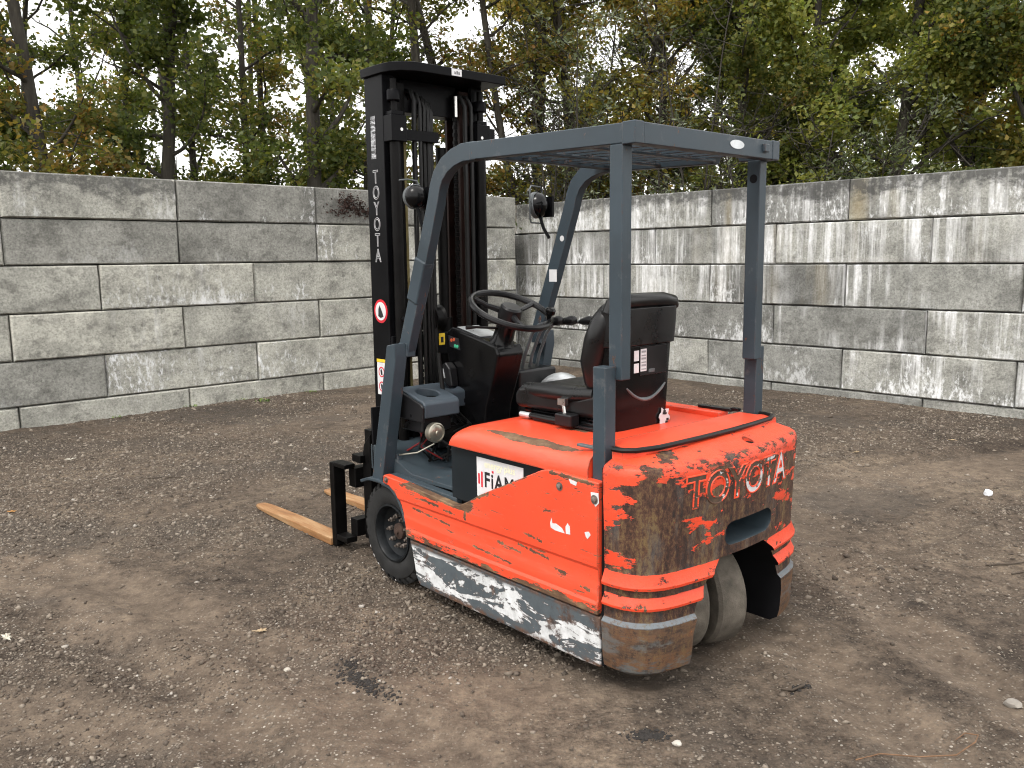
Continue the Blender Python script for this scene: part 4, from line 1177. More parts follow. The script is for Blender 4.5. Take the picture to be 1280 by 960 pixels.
# rear steer wheels: twin solid tyres, turned a little
for yc in (0.080, -0.080):
    c0 = Vector((-1.235, 0, 0))
    q = Matrix.Rotation(R(-22), 3, 'Z')
    mb = MB().lathe([(0.085, -0.065), (0.165, -0.065), (0.188, -0.061), (0.199, -0.048), (0.2015, 0.0), (0.199, 0.048), (0.188, 0.061), (0.165, 0.065), (0.085, 0.065)], (0, yc, 0.2005), 'y', 48, closed=True)
    mb.v = [tuple(q @ Vector(v) + c0) for v in mb.v]
    rw = part('rear_wheel', mb, M_SOLID)
    mb = MB().lathe([(0.087, -0.05), (0.087, 0.05), (0.06, 0.03), (0.03, 0.03)], (0, yc, 0.2005), 'y', 24)
    mb.v = [tuple(q @ Vector(v) + c0) for v in mb.v]
    part('rim', mb, M_RIM, rw)
part('steer_axle', MB().tube([(-1.235, -0.02, 0.20), (-1.235, 0.02, 0.20)], 0.05, 10).box(-1.255, -1.20, -0.012, 0.012, 0.21, 0.45), M_CORE)
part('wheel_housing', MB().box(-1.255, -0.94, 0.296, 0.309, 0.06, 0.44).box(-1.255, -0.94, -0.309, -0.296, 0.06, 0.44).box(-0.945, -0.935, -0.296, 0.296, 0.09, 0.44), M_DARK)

# ---- front fender lip and step bracket over the wheel
fl = [(0.300, 0.452), (0.235, 0.475), (0.15, 0.480), (0.05, 0.466), (0.0, 0.436), (-0.036, 0.39), (-0.060, 0.33)]
for sg in (1, -1):
    part('fender', MB().prism(thick(fl, 0.014), 'y', 0.335 * sg, 0.512 * sg), M_SLATE, None, 0.003)

# ---- forks and carriage
def fork(yc):
    st_ = [(0.730, 0.046, 0.006, 0.046), (1.15, 0.046, 0.006, 0.044), (1.45, 0.045, 0.012, 0.038), (1.59, 0.041, 0.016, 0.035), (1.64, 0.032, 0.018, 0.034), (1.662, 0.016, 0.020, 0.032)]
    rings = [[(X, yc - hw, z0), (X, yc + hw, z0), (X, yc + hw, z1), (X, yc - hw, z1)] for X, hw, z0, z1 in st_]
    f = part('fork', MB().loft(rings), M_FORK, None, 0.004)
    part('fork_shank', MB().prism([(0.690, 0.012), (0.705, 0.004), (0.735, 0.006), (0.735, 0.458), (0.703, 0.462), (0.690, 0.452)], 'y', yc - 0.034, yc + 0.034), M_BLACK2, f, 0.004)
    part('fork_hook', MB().box(0.585, 0.700, yc - 0.032, yc + 0.032, 0.440, 0.463), M_BLACK2, f, 0.004)
    part('fork_hook', MB().box(0.590, 0.692, yc - 0.032, yc + 0.032, 0.045, 0.075), M_BLACK2, f, 0.004)
    return f
fork(0.396)
fork(-0.068)
car = part('carriage', MB().box(0.575, 0.640, -0.36, 0.372, 0.335, 0.438).box(0.575, 0.640, -0.36, 0.372, 0.075, 0.165), M_BLACK2, None, 0.004)
for y0 in (0.275, -0.325):
    part('carriage_plate', MB().prism([(0.50, 0.06), (0.576, 0.06), (0.576, 0.50), (0.56, 0.56), (0.50, 0.62)], 'y', y0, y0 + 0.05), M_BLACK2, car, 0.004)
part('sideshift_bar', MB().box(0.55, 0.63, -0.30, 0.355, 0.466, 0.505), M_BLACK2, car, 0.003)
part('carriage_stop', MB().box(0.50, 0.56, 0.23, 0.318, 0.506, 0.64), M_BLACK2, car, 0.003)

# ---- mast: outer and inner rails, cylinders, chains, hoses
def rail(y0, y1, x0, x1, z0, z1, web, flange, sg):
    """C channel open towards the centre"""
    yo, yi = y0 * sg, y1 * sg
    s_ = 1 if yo > yi else -1
    return [(x0, yo), (x1, yo), (x1, yi), (x1 - flange, yi), (x1 - flange, yo - s_ * web), (x0 + flange, yo - s_ * web), (x0 + flange, yi), (x0, yi)], z0, z1
mast = None
for sg in (1, -1):
    pts, z0, z1 = rail(0.302, 0.232, 0.318, 0.470, 0.075, 2.375, 0.018, 0.022, sg)
    o = part('mast' if mast is None else 'outer_rail', MB().prism(pts, 'z', z0, z1), M_BLACK, mast, 0.003)
    if mast is None:
        mast = o
for sg in (1, -1):
    pts, z0, z1 = rail(0.228, 0.166, 0.332, 0.456, 0.095, 2.330, 0.016, 0.020, sg)
    part('inner_rail', MB().prism(pts, 'z', z0, z1), M_CYL if sg < 0 else M_BLACK2, mast, 0.003)
    part('rail_edge', MB().box(0.3300, 0.3317, 0.167, 0.181, 0.3, 2.10) if sg > 0 else MB().box(0.3160, 0.3177, -0.298, -0.281, 0.3, 2.10), M_OLIVE, mast)
    # lift cylinders close behind the rails
    part('lift_cylinder', MB().tube([(0.285, 0.262 * sg, 0.10), (0.285, 0.262 * sg, 2.06)], 0.026, 14), M_BLACK2, mast)
    part('cylinder_rod', MB().tube([(0.285, 0.262 * sg, 2.06), (0.285, 0.262 * sg, 2.33)], 0.016, 12), M_BLACK2, mast)
    part('cylinder_clamp', MB().box(0.250, 0.330, 0.215 * sg, 0.300 * sg, 2.045, 2.165).box(0.262, 0.32, 0.225 * sg, 0.29 * sg, 2.165, 2.185), M_BLACK, mast, 0.004)
    part('clamp_ring', MB().lathe([(0.03, 0), (0.033, 0.004), (0.033, 0.045), (0.03, 0.05)], (0.285, 0.262 * sg, 2.23), 'z', 14), M_BLACK, mast)
    part('clamp_bolt', MB().lathe([(0.008, 0), (0.008, 0.008), (0.001, 0.009)], (0.2495, 0.245 * sg, 2.10), 'x', 8), M_STEEL, mast)
# top crosshead plate with rounded rear corners
ch = [(0.478, 0.318), (0.30, 0.318), (0.245, 0.306), (0.200, 0.272), (0.172, 0.218), (0.166, 0.16), (0.160, -0.33), (0.30, -0.330), (0.478, -0.318)]
part('crosshead', MB().prism(ch, 'z', 2.352, 2.394), M_BLACK, mast, 0.004)
part('crosshead_web', MB().box(0.36, 0.44, -0.165, 0.165, 2.20, 2.352), M_BLACK, mast, 0.003)
part('crosshead_label', MB().box(0.1595, 0.1615, -0.048, 0.012, 2.357, 2.389), M_WHITE, mast)
for k in range(3):
    part('label_mark', MB().box(0.1586, 0.1594, -0.010 - k * 0.012, -0.004 - k * 0.012, 2.364, 2.364 + 0.012 + 0.004 * (k % 2)), M_INK, mast)
# ties between the rails
for tie in ((0.30, 0.318, -0.300, 0.300, 1.02, 1.13), (0.30, 0.318, -0.300, 0.300, 0.42, 0.56), (0.335, 0.352, -0.166, 0.166, 0.70, 0.80)):
    part('cross_tie', MB().box(*tie), M_BLACK, mast, 0.004)
part('hose_bracket', MB().box(0.262, 0.285, 0.02, 0.215, 2.055, 2.105), M_BLACK, mast, 0.003)
# free-lift cylinder on the right of centre and its chains
part('free_lift_cylinder', MB().tube([(0.375, -0.075, 0.30), (0.375, -0.075, 1.20)], 0.042, 18).tube([(0.375, -0.075, 1.20), (0.375, -0.075, 2.05)], 0.026, 14), M_BLACK2, mast)
def chain(y, z0, z1, x):
    mb = MB()
    n = int((z1 - z0) / 0.019)
    for k in range(n):
        zc = z0 + (k + 0.5) * (z1 - z0) / n
        w_ = 0.011 if k % 2 else 0.007
        mb.box(x - 0.007, x + 0.007, y - w_, y + w_, zc - 0.0085, zc + 0.0085)
    return mb
part('lift_chain', chain(-0.138, 0.45, 2.20, 0.335), M_BLACK2, mast)
part('lift_chain', chain(0.100, 0.45, 1.18, 0.345), M_BLACK2, mast)
part('chain_roller', MB().lathe([(0.02, -0.02), (0.055, -0.02), (0.048, -0.008), (0.048, 0.008), (0.055, 0.02), (0.02, 0.02)], (0.345, 0.075, 1.20), 'y', 22), M_BLACK2, mast)
part('hose_reel', MB().lathe([(0.03, -0.03), (0.07, -0.03), (0.06, -0.018), (0.06, 0.018), (0.07, 0.03), (0.03, 0.03)], (0.335, 0.02, 1.20), 'y', 24), M_BLACK2, mast)
# bundle of hoses looping over the top and running down
for k, (y, x) in enumerate([(0.150, 0.285), (0.125, 0.275), (0.083, 0.30), (0.062, 0.30), (0.044, 0.298)]):
    zt = 2.24 - 0.012 * k
    path = [(x, y, 0.55), (x, y, 1.5), (x - 0.004 * (k % 2), y, 2.10), (x - 0.006, y, zt), (x + 0.02, y, zt + 0.05), (x + 0.07, y, zt + 0.06), (x + 0.12, y, zt)]
    part('hydraulic_hose', MB().tube(path, 0.0125 if k != 1 else 0.009, 8), M_HOSE, mast)
for y, x, r_ in ((-0.172, 0.295, 0.012), (-0.205, 0.285, 0.010)):
    part('hydraulic_hose', MB().tube([(x, y, 0.5), (x, y, 1.4), (x, y, 2.25), (x + 0.02, y + 0.015, 2.30), (x + 0.06, y + 0.03, 2.30)], r_, 8), M_HOSE, mast)
part('chain_anchor', MB().tube([(0.325, -0.138, 2.20), (0.325, -0.138, 2.30)], 0.010, 10), M_STEEL, mast)
part('side_roller_bracket', MB().box(0.30, 0.36, -0.375, -0.302, 2.06, 2.16).box(0.29, 0.33, -0.345, -0.31, 2.0, 2.06), M_BLACK, mast, 0.004)
part('tilt_link', MB().tube([(0.31, 0.245, 1.215), (0.16, 0.30, 1.218)], 0.010, 8), M_BLACK, mast)
part('warning_label', MB().box(0.298, 0.2995, -0.016, 0.022, 1.068, 1.126), M_YEL, mast)
part('label_mark', MB().box(0.2972, 0.2979, -0.006, 0.010, 1.080, 1.108), M_INK, mast)
# tilt cylinder beside the driver's feet
part('tilt_cylinder', MB().tube([(0.12, 0.24, 0.66), (0.31, 0.24, 0.80)], 0.026, 12), M_BLACK2, mast)
# markings on the mast's left face
for k, chx in enumerate('TOYOTA'):
    flat_text(chx, 0.088, (0.397, 0.3024, 1.861 - k * 0.0745), mast, M_LETTER, 'lettering', outline=0.0017, align='CENTER', xs=0.80)
g = G('scratched_badge')
bn = g.noise(1.0, 5, 0.7, g.mapp((20, 20, 55)), 1.5)
M_BADGE = g.fin(g.ramp(bn, [(0.42, (0.02, 0.02, 0.02)), (0.5, (0.20, 0.20, 0.21)), (0.62, (0.52, 0.53, 0.55))]), 0.45, 0.3)
part('scratched_badge', MB().box(0.385, 0.424, 0.3022, 0.3032, 1.975, 2.172), M_BADGE, mast)
def disc(r0, r1, c, mat, name, d=0.0008):
    pr_ = [(max(r0, 0.0005), 0), (r1, 0), (r1, d), (max(r0, 0.0005), d)]
    return part(name, MB().lathe(pr_, c, 'y', 28, closed=True), mat, mast)
disc(0, 0.058, (0.391, 0.3022, 1.249), M_REDINK, 'round_sign')
disc(0, 0.045, (0.391, 0.3034, 1.249), M_WHITE, 'sign_face')
part('sign_mark', MB().prism([(0.412, 1.225), (0.408, 1.262), (0.398, 1.278), (0.388, 1.262), (0.380, 1.25), (0.372, 1.236), (0.366, 1.224), (0.39, 1.216)], 'y', 0.3044, 0.3050), M_INK, mast)
part('warning_sticker', MB().box(0.355, 0.440, 0.3022, 0.3030, 0.835, 0.995), M_WHITE, mast)
part('sticker_band', MB().box(0.350, 0.442, 0.3022, 0.3032, 0.997, 1.012), M_YEL, mast)
for zc in (0.948, 0.875):
    disc(0.020, 0.026, (0.402, 0.3032, zc), M_REDINK, 'prohibition_ring')
    part('sign_mark', MB().prism([(0.408, zc - 0.015), (0.412, zc + 0.008), (0.404, zc + 0.016), (0.396, zc + 0.004), (0.394, zc - 0.014)], 'y', 0.3034, 0.3039), M_INK, mast)

# ---- overhead guard
ROOF_X0, ROOF_X1, HW = -1.305, -0.36, 0.432
def roof_z(X):
    return 1.930 + (X + 1.305) * 0.026
guard = part('overhead_guard', MB().prism([(-1.305, 1.930), (-0.47, roof_z(-0.47)), (-0.47, roof_z(-0.47) - 0.068), (-1.305, 1.864)], 'y', HW - 0.045, HW), M_SLATE, None, 0.004)
# front pillars: bent tube + stepped foot
def pillar(sg):
    path = [(-0.50, roof_z(-0.5) - 0.034)] + [(-0.42, roof_z(-0.42) - 0.036)] + [(-0.36, 1.903), (-0.305, 1.878), (-0.262, 1.840), (-0.238, 1.795), (-0.222, 1.74)] + [(-0.105, 1.43), (0.034, 1.075)]
    part('front_pillar', MB().prism(thick(path, 0.072), 'y', (HW - 0.047) * sg, (HW - 0.001) * sg), M_SLATE, guard, 0.004)
    foot = [(-0.002, 1.130), (0.058, 1.118), (0.222, 0.462), (0.135, 0.462), (-0.008, 1.06)]
    part('pillar_foot', MB().prism(foot, 'y', (HW + 0.002) * sg, (HW + 0.066) * sg), M_SLATE, guard, 0.005)
    part('pillar_step', MB().box(-0.010, 0.055, (HW - 0.044) * sg, (HW + 0.004) * sg, 1.066, 1.126), M_SLATE, guard, 0.004)
    part('pillar_base', MB().prism([(0.235, 0.462), (0.07, 0.462), (0.07, 0.482), (0.10, 0.600), (0.118, 0.60), (0.20, 0.482), (0.235, 0.476)], 'y', (HW - 0.03) * sg, (HW + 0.001) * sg), M_SLATE, guard, 0.003)
pillar(1)
pillar(-1)
# gusset plates doubled onto the left pillar
gp = thick([(-0.128, 1.497), (-0.055, 1.312)], 0.080)
part('pillar_gusset', MB().prism(gp, 'y', HW - 0.052, HW + 0.006), M_SLATE, guard, 0.010)
part('roof_side_beam', MB().prism([(-1.305, 1.930), (-0.50, roof_z(-0.5)), (-0.50, roof_z(-0.5) - 0.068), (-1.04, roof_z(-1.04) - 0.068), (-1.05, roof_z(-1.05) - 0.030), (-1.15, roof_z(-1.15) - 0.030), (-1.16, roof_z(-1.16) - 0.068), (-1.305, 1.864)], 'y', -HW, -HW + 0.045), M_SLATE, guard, 0.004)
part('roof_rear_beam', MB().box(-1.312, -1.262, -HW + 0.046, HW - 0.046, 1.862, 1.932), M_SLATE, guard, 0.004)
part('roof_corner', MB().box(-1.314, -1.258, HW - 0.047, HW + 0.002, 1.861, 1.934), M_SLATE, guard, 0.004)
part('roof_corner', MB().box(-1.314, -1.258, -HW + 0.047, -HW - 0.002, 1.861, 1.934), M_SLATE, guard, 0.004)
part('roof_front_beam', MB().prism([(-0.50, roof_z(-.5) - 0.004), (-0.415, roof_z(-.42) - 0.012), (-0.395, 1.915), (-0.44, 1.895), (-0.50, 1.892)], 'y', -HW + 0.046, HW - 0.046), M_SLATE, guard, 0.004)
# roof slats lengthwise with two cross bars
for k in range(9):
    yc = -0.336 + k * 0.084
    part('roof_slat', MB().prism([(-1.26, 1.918), (-0.495, roof_z(-0.495) - 0.012), (-0.495, roof_z(-0.495) - 0.048), (-1.26, 1.882)], 'y', yc - 0.008, yc + 0.008), M_SLATE, guard, 0.002)
for X in (-1.04, -0.76):
    part('roof_cross_bar', MB().box(X - 0.014, X + 0.014, -HW + 0.046, HW - 0.046, roof_z(X) - 0.062, roof_z(X) - 0.052), M_SLATE, guard, 0.002)
for k, (yy_, X) in enumerate([(0.30, -1.16), (0.12, -1.16), (-0.06, -1.16), (0.2, -0.9), (0.03, -0.9), (-0.18, -0.9), (0.28, -0.66), (0.08, -0.66)]):
    part('roof_bolt', MB().lathe([(0.008, 0), (0.008, 0.01), (0.001, 0.011)], (X, yy_, roof_z(X) - 0.072), 'z', 8), M_SLATE, guard)
# rear posts with the outward step
def post(sg):
    hole_m = MB().box(-1.262, -1.203, (HW - 0.049) * sg, (HW - 0.001) * sg, 1.082, 1.866)
    part('rear_post', hole_m, M_SLATE, guard, 0.004)
    part('post_foot', MB().box(-1.240, -1.182, (HW + 0.001) * sg, (HW + 0.056) * sg, 0.62, 1.130), M_SLATE, guard, 0.004)
    part('post_step', MB().box(-1.239, -1.205, (HW - 0.046) * sg, (HW + 0.004) * sg, 1.088, 1.127), M_SLATE, guard, 0.003)
post(1)
post(-1)
part('post_hole', MB().lathe([(0.001, 0), (0.017, 0), (0.017, 0.0015), (0.001, 0.0015)], (-1.234, -0.3832, 1.795), 'y', 20), M_DARK, guard)
part('roof_plate', MB().prism([(0.0 + 0.03 * math.cos(R(a)) * (1.6), 1.898 + 0.014 * math.sin(R(a))) for a in range(0, 360, 24)], 'x', -1.3135, -1.3118).box(0, 0, 0, 0, 0, 0) if False else MB().prism([(-0.145 + 0.045 * math.cos(R(a)), 1.900 + 0.016 * math.sin(R(a))) for a in range(0, 360, 24)], 'x', -1.3140, -1.3118), M_ALU, guard)
part('roof_lug', MB().box(-1.325, -1.312, -0.345, -0.315, 1.885, 1.915), M_SLATE, guard, 0.003)
# labels on the right front pillar
part('pillar_label', MB().box(-0.138, -0.086, -0.3845, -0.3835, 1.380, 1.440), M_WHITE, guard)
part('round_label', MB().lathe([(0.0005, 0), (0.014, 0), (0.014, 0.001), (0.0005, 0.001)], (-0.175, -0.3846, 1.590), 'y', 16), M_WHITE, guard)

# ---- working lamps on the front pillars
def lamp(c, d, r_, guard_on):
    d = Vector(d).normalized()
    L_ = part('work_lamp', MB().dome(c, d, r_, r_ * 0.85, 24, 8), M_GLOSS)
    fr = Vector(c) - d * 0.012
    part('lamp_rim', MB().tube([fr - d * 0.012, fr - d * 0.01, fr + d * 0.010, fr + d * 0.012], [r_ * 0.98, r_ * 1.06, r_ * 1.06, r_], 24), M_GREY, L_)
    side = Vector((-d.y, d.x, 0))
    P_ = lambda a, z: tuple(fr + side * a + Vector((0, 0, z)))
    if guard_on:
        gp_ = [P_(a, z) for a, z in ((-0.06, -0.088), (-0.075, -0.07), (-0.075, 0.075), (-0.06, 0.092), (0.05, 0.092), (0.07, 0.07), (0.07, -0.07), (0.055, -0.088), (-0.06, -0.088))]
        part('lamp_guard', MB().tube(gp_, 0.0042, 6), M_GREY, L_)
    else:
        part('lamp_loop', MB().tube([P_(0.02, 0.045), P_(0.012, 0.068), P_(-0.03, 0.074), P_(-0.07, 0.070)], 0.0042, 6), M_GREY, L_)
    part('lamp_bracket', MB().tube([(c[0] - 0.01, c[1], c[2] - r_ * 0.9), (c[0] - 0.035, c[1], c[2] - 0.115), (c[0] - 0.07, c[1] - 0.005, c[2] - 0.165)], 0.008, 8), M_BLACK, L_)
    part('lamp_mount', MB().box(c[0] - 0.06, c[0] + 0.02, c[1] - 0.05, c[1] - 0.038, c[2] - 0.06, c[2] + 0.04), M_BLACK, L_)
lamp((-0.055, 0.395, 1.768), (-0.95, 0.25, 0.05), 0.050, False)
lamp((0.0, -0.395, 1.760), (-0.93, -0.36, 0.08), 0.062, True)
part('lamp_cable', MB().tube([(-0.05, 0.385, 1.70), (-0.02, 0.375, 1.5), (0.03, 0.37, 1.25), (0.06, 0.37, 1.13)], 0.006, 6).tube([(-0.035, 0.37, 1.70), (0.0, 0.362, 1.5), (0.05, 0.36, 1.2)], 0.006, 6), M_HOSE)

# ---- floor and driver's cell
part('floor_plate', MB().prism([(-0.40, 0.515), (-0.40, 0.53), (-0.02, 0.532), (0.20, 0.615), (0.31, 0.62), (0.31, 0.50)], 'y', -0.478, 0.440), M_FLOOR, None, 0.003)
part('step_plate', MB().prism([(-0.405, 0.470), (-0.405, 0.505), (0.09, 0.520), (0.09, 0.47)], 'y', 0.441, 0.481), M_FLOOR, None, 0.003)
part('floor_cover', MB().prism([(-0.39, 0.5315), (-0.05, 0.5325), (-0.05, 0.5365), (-0.39, 0.5355)], 'y', -0.40, 0.24), M_FLOOR, None, 0.002)
part('front_bulkhead', MB().box(0.285, 0.298, -0.44, 0.205, 0.50, 0.80).box(0.285, 0.298, 0.32, 0.44, 0.5, 0.80), M_DARK)
# dash with two cup holders, its top sloping towards the driver
d_prof = [(-0.086, 0.788), (-0.086, 0.852), (-0.072, 0.866), (0.112, 0.913), (0.128, 0.902), (0.128, 0.795)]
hol = lambda x, y, r_: MB().lathe([(r_, 0.80), (r_, 0.99)], (x, y, 0), 'z', 28)
me = bool_mesh(MB().prism(d_prof, 'y', 0.200, 0.402), [hol(0.020, 0.305, 0.053)])
me.name = 'dashboard'
dash = finish('dashboard', me, M_DASH, LIFT, 0.008, 3, 30)
w_prof = [(0.028, 0.796), (0.028, 0.868), (0.038, 0.876), (0.150, 0.905), (0.160, 0.895), (0.160, 0.80)]
me = bool_mesh(MB().prism(w_prof, 'y', 0.030, 0.199), [hol(0.098, 0.120, 0.034)])
me.name = 'dash_wing'
finish('dash_wing', me, M_DASH, dash, 0.007, 3, 30)
part('dash_end_cap', MB().prism([(-0.088, 0.772), (-0.088, 0.842), (-0.07, 0.857), (0.112, 0.904), (0.132, 0.892), (0.136, 0.775)], 'y', 0.4025, 0.416), M_PLAST, dash, 0.005)
part('cup_liner', MB().lathe([(0.0525, 0.058), (0.0525, 0.0), (0.001, 0.0)], (0.020, 0.305, 0.806), 'z', 24, cap=False), M_DARK, dash)
part('cup_liner', MB().lathe([(0.032, 0.04), (0.032, 0.0), (0.001, 0.0)], (0.098, 0.120, 0.812), 'z', 24, cap=False), M_DARK, dash)
part('dash_skirt', MB().box(-0.055, 0.12, 0.225, 0.395, 0.715, 0.787), M_PLAST, dash, 0.012)
for X, z in ((0.110, 0.875), (0.118, 0.80), (0.0, 0.795)):
    part('screw_hole', MB().lathe([(0.008, 0), (0.008, 0.001), (0.0005, 0.001)], (X, 0.4162, z), 'y', 10), M_DARK, dash)
part('dash_label', MB().box(0.0265, 0.0277, 0.160, 0.185, 0.838, 0.852), M_WHITE, dash)
part('dash_socket', MB().box(0.0262, 0.0277, 0.045, 0.085, 0.812, 0.832), M_DARK, dash)
part('horn', MB().lathe([(0.044, 0.030), (0.046, 0.0), (0.040, -0.004), (0.038, 0.0), (0.028, -0.006), (0.012, -0.008), (0.010, -0.014), (0.001, -0.015)], (-0.105, 0.352, 0.722), 'x', 28), M_BRASS)
part('horn_wire', MB().tube([(-0.09, 0.355, 0.67), (-0.02, 0.40, 0.625), (0.09, 0.425, 0.60)], 0.004, 6), M_BRASS)
rr = random.Random(4)
for k in range(16):
    y = 0.05 + 0.28 * rr.random(); X = 0.04 + 0.14 * rr.random()
    p0 = (X, y, 0.78); p3 = (X + rr.uniform(-.1, .1), y + rr.uniform(-.1, .1), 0.56)
    p1 = (X + rr.uniform(-.1, .06), y + rr.uniform(-.1, .1), 0.72); p2 = (X + rr.uniform(-.14, .06), y + rr.uniform(-.1, .1), 0.64)
    part('loose_wire', MB().tube([p0, p1, p2, p3], 0.004 + 0.005 * rr.random(), 6), [M_HOSE, M_HOSE, M_HOSE, M_GREY, M_REDBITS][k % 5])
part('pedal_box', MB().box(0.06, 0.20, 0.06, 0.22, 0.60, 0.70).box(0.10, 0.24, -0.16, 0.02, 0.58, 0.80), M_PLAST, None, 0.008)
part('tilt_motor', MB().lathe([(0.05, 0), (0.05, 0.16), (0.03, 0.17)], (0.10, 0.10, 0.66), 'y', 20), M_CORE)
part('brake_pedal', MB().prism([(-0.01, 0.60), (0.02, 0.60), (0.05, 0.70), (0.02, 0.70)], 'y', -0.20, -0.10).tube([(0.03, -0.15, 0.65), (0.16, -0.15, 0.78)], 0.012, 8), M_PLAST, None, 0.004)
# hand brake lever standing by the dash
part('brake_lever', MB().tube([(0.03, 0.205, 0.84), (0.055, 0.205, 1.02)], 0.011, 10).tube([(0.055, 0.205, 1.02), (0.058, 0.205, 1.06)], 0.009, 10), M_HOSE)

# ---- steering console and wheel
cons = [(0.165, 1.150), (0.125, 1.172), (-0.13, 1.118), (-0.205, 1.098), (-0.222, 1.060), (-0.195, 0.97), (-0.130, 0.80), (-0.095, 0.56), (0.12, 0.56), (0.10, 0.80), (0.13, 0.95), (0.170, 1.05)]
con = part('steering_console', MB().prism(cons, 'y', -0.085, 0.078), M_GLOSS, None, 0.014, seg=3)
part('paper_tray', MB().prism([(0.105, 1.170), (-0.07, 1.133), (-0.07, 1.136), (0.105, 1.1725)], 'y', -0.075, 0.055), M_ALU, con)
part('indicator_panel', MB().prism([(0.135, 1.075), (0.145, 1.130), (0.065, 1.118), (0.055, 1.063)], 'y', 0.0785, 0.0805), M_INK, con)
g = G('indicator_red'); M_LR = g.fin((0.45, 0.08, 0.03), 0.4)
g = G('indicator_green'); M_LG = g.fin((0.05, 0.40, 0.22), 0.4)
for X, z, mt in ((0.120, 1.108, M_LR), (0.100, 1.112, M_LR), (0.092, 1.082, M_LG), (0.075, 1.080, M_LG)):
    part('indicator', MB().lathe([(0.0085, 0), (0.0085, 0.002), (0.0005, 0.003)], (X, 0.0806, z), 'y', 12), mt, con)
part('switch_pod', MB().prism([(0.13, 0.90), (0.155, 0.985), (0.12, 1.005), (0.085, 0.975), (0.07, 0.89), (0.09, 0.88)], 'y', 0.078, 0.125), M_PLAST, con, 0.008)
part('switch_label', MB().prism([(0.128, 0.925), (0.142, 0.970), (0.132, 0.973), (0.118, 0.928)], 'y', 0.1252, 0.1260), M_ALU, con)
AX = Vector((-0.40, 0.0, 0.917)).normalized()
SC = Vector((-0.225, 0.0, 1.262))
def along(t):
    return SC + AX * t
# column boot and wheel boss
part('column_boot', MB().tube([along(-0.165), along(-0.15), along(-0.10), along(-0.035)], [0.062, 0.050, 0.046, 0.052], 20), M_GLOSS, con)
sw = part('steering_wheel', MB(), M_PLAST) if False else None
U_ = Vector((0, 1, 0)); V_ = AX.cross(U_)
def on_wheel(r_, a, h=0.0):
    return SC + (U_ * math.cos(a) + V_ * math.sin(a)) * r_ + AX * h
mb = MB()
rings = []
for k in range(64):
    a = 2 * math.pi * k / 64
    rad = (U_ * math.cos(a) + V_ * math.sin(a))
    rr_ = 0.0150 + (0.0012 if k % 2 and math.sin(a) < -0.2 else 0)
    rings.append([SC + rad * 0.188 + (rad * math.cos(b) + AX * math.sin(b)) * rr_ for b in [2 * math.pi * q / 10 for q in range(10)]])
mb.loft(rings, closed=True)
sw = part('steering_wheel', mb, M_PLAST)
part('wheel_boss', MB().tube([along(-0.045), along(-0.03), along(0.012), along(0.020), along(0.0205)], [0.052, 0.055, 0.052, 0.044, 0.001], 26), M_PLAST, sw)
for a in (R(70), R(195), R(312)):
    part('spoke', MB().tube([on_wheel(0.03, a, -0.015), on_wheel(0.11, a, -0.012), on_wheel(0.178, a, 0.0)], [0.016, 0.012, 0.013], 8), M_PLAST, sw)
ka = R(138)
part('spinner_knob', MB().tube([on_wheel(0.180, ka, 0.0), on_wheel(0.176, ka, 0.02), on_wheel(0.176, ka, 0.034), on_wheel(0.176, ka, 0.052), on_wheel(0.176, ka, 0.062), on_wheel(0.176, ka, 0.0625)], [0.010, 0.011, 0.023, 0.024, 0.014, 0.001], 16), M_GLOSS, sw)
part('direction_lever', MB().tube([along(-0.09) + Vector((0.02, 0.04, 0)), along(-0.08) + Vector((0.05, 0.14, 0.0)), along(-0.08) + Vector((0.07, 0.185, 0.0))], [0.006, 0.006, 0.010], 8), M_HOSE, con)

# ---- control levers on the right
part('valve_cover', MB().box(-0.10, 0.20, -0.42, -0.16, 0.62, 0.955), M_PLAST, None, 0.015)
for k, (y, X) in enumerate([(-0.235, -0.285), (-0.285, -0.325), (-0.335, -0.40)]):
    lv = part('control_lever', MB().tube([(-0.02, y, 0.88), (-0.06, y, 1.02), (-0.115, y, 1.13), (-0.16, y, 1.175), (X + 0.05, y, 1.195)], 0.0085, 8), M_GREY)
    part('lever_knob', MB().tube([(X + 0.06, y, 1.193), (X + 0.045, y, 1.196), (X - 0.01, y, 1.203), (X - 0.03, y, 1.206), (X - 0.036, y, 1.2065)], [0.008, 0.015, 0.024, 0.018, 0.004], 14), M_PLAST, lv)
part('brake_fluid_cover', MB().dome((-0.19, -0.36, 0.80), (0, 0, 1), 0.13, 0.135, 24, 7), M_ALU)

# ---- seat
seat = part('seat', MB().prism([(-0.480, 0.872), (-0.470, 0.925), (-0.50, 0.962), (-0.56, 0.974), (-0.70, 0.960), (-0.85, 0.955), (-0.95, 0.98), (-0.96, 0.872)], 'y', -0.215, 0.215), M_VINYL, None, 0.034, seg=5)
for sg in (1, -1):
    part('cushion_bolster', MB().tube([(-0.52, 0.185 * sg, 0.950), (-0.65, 0.195 * sg, 0.955), (-0.80, 0.195 * sg, 0.955), (-0.92, 0.185 * sg, 0.965)], [0.026, 0.034, 0.034, 0.03], 12), M_VINYL, seat)
part('seat_pan', MB().box(-0.95, -0.515, -0.195, 0.195, 0.856, 0.874).box(-0.95, -0.545, -0.206, 0.206, 0.826, 0.857), M_GLOSS, seat, 0.01)
part('seat_rail', MB().box(-0.97, -0.60, 0.207, 0.222, 0.829, 0.842).box(-0.97, -0.60, -0.222, -0.207, 0.829, 0.842), M_PLAST, seat, 0.003)
part('seat_adjuster', MB().tube([(-0.545, 0.224, 0.848), (-0.70, 0.232, 0.848), (-0.80, 0.232, 0.848)], 0.010, 8), M_HOSE, seat)
part('adjuster_grip', MB().tube([(-0.530, 0.224, 0.848), (-0.59, 0.225, 0.848)], 0.012, 10), M_ALU, seat)
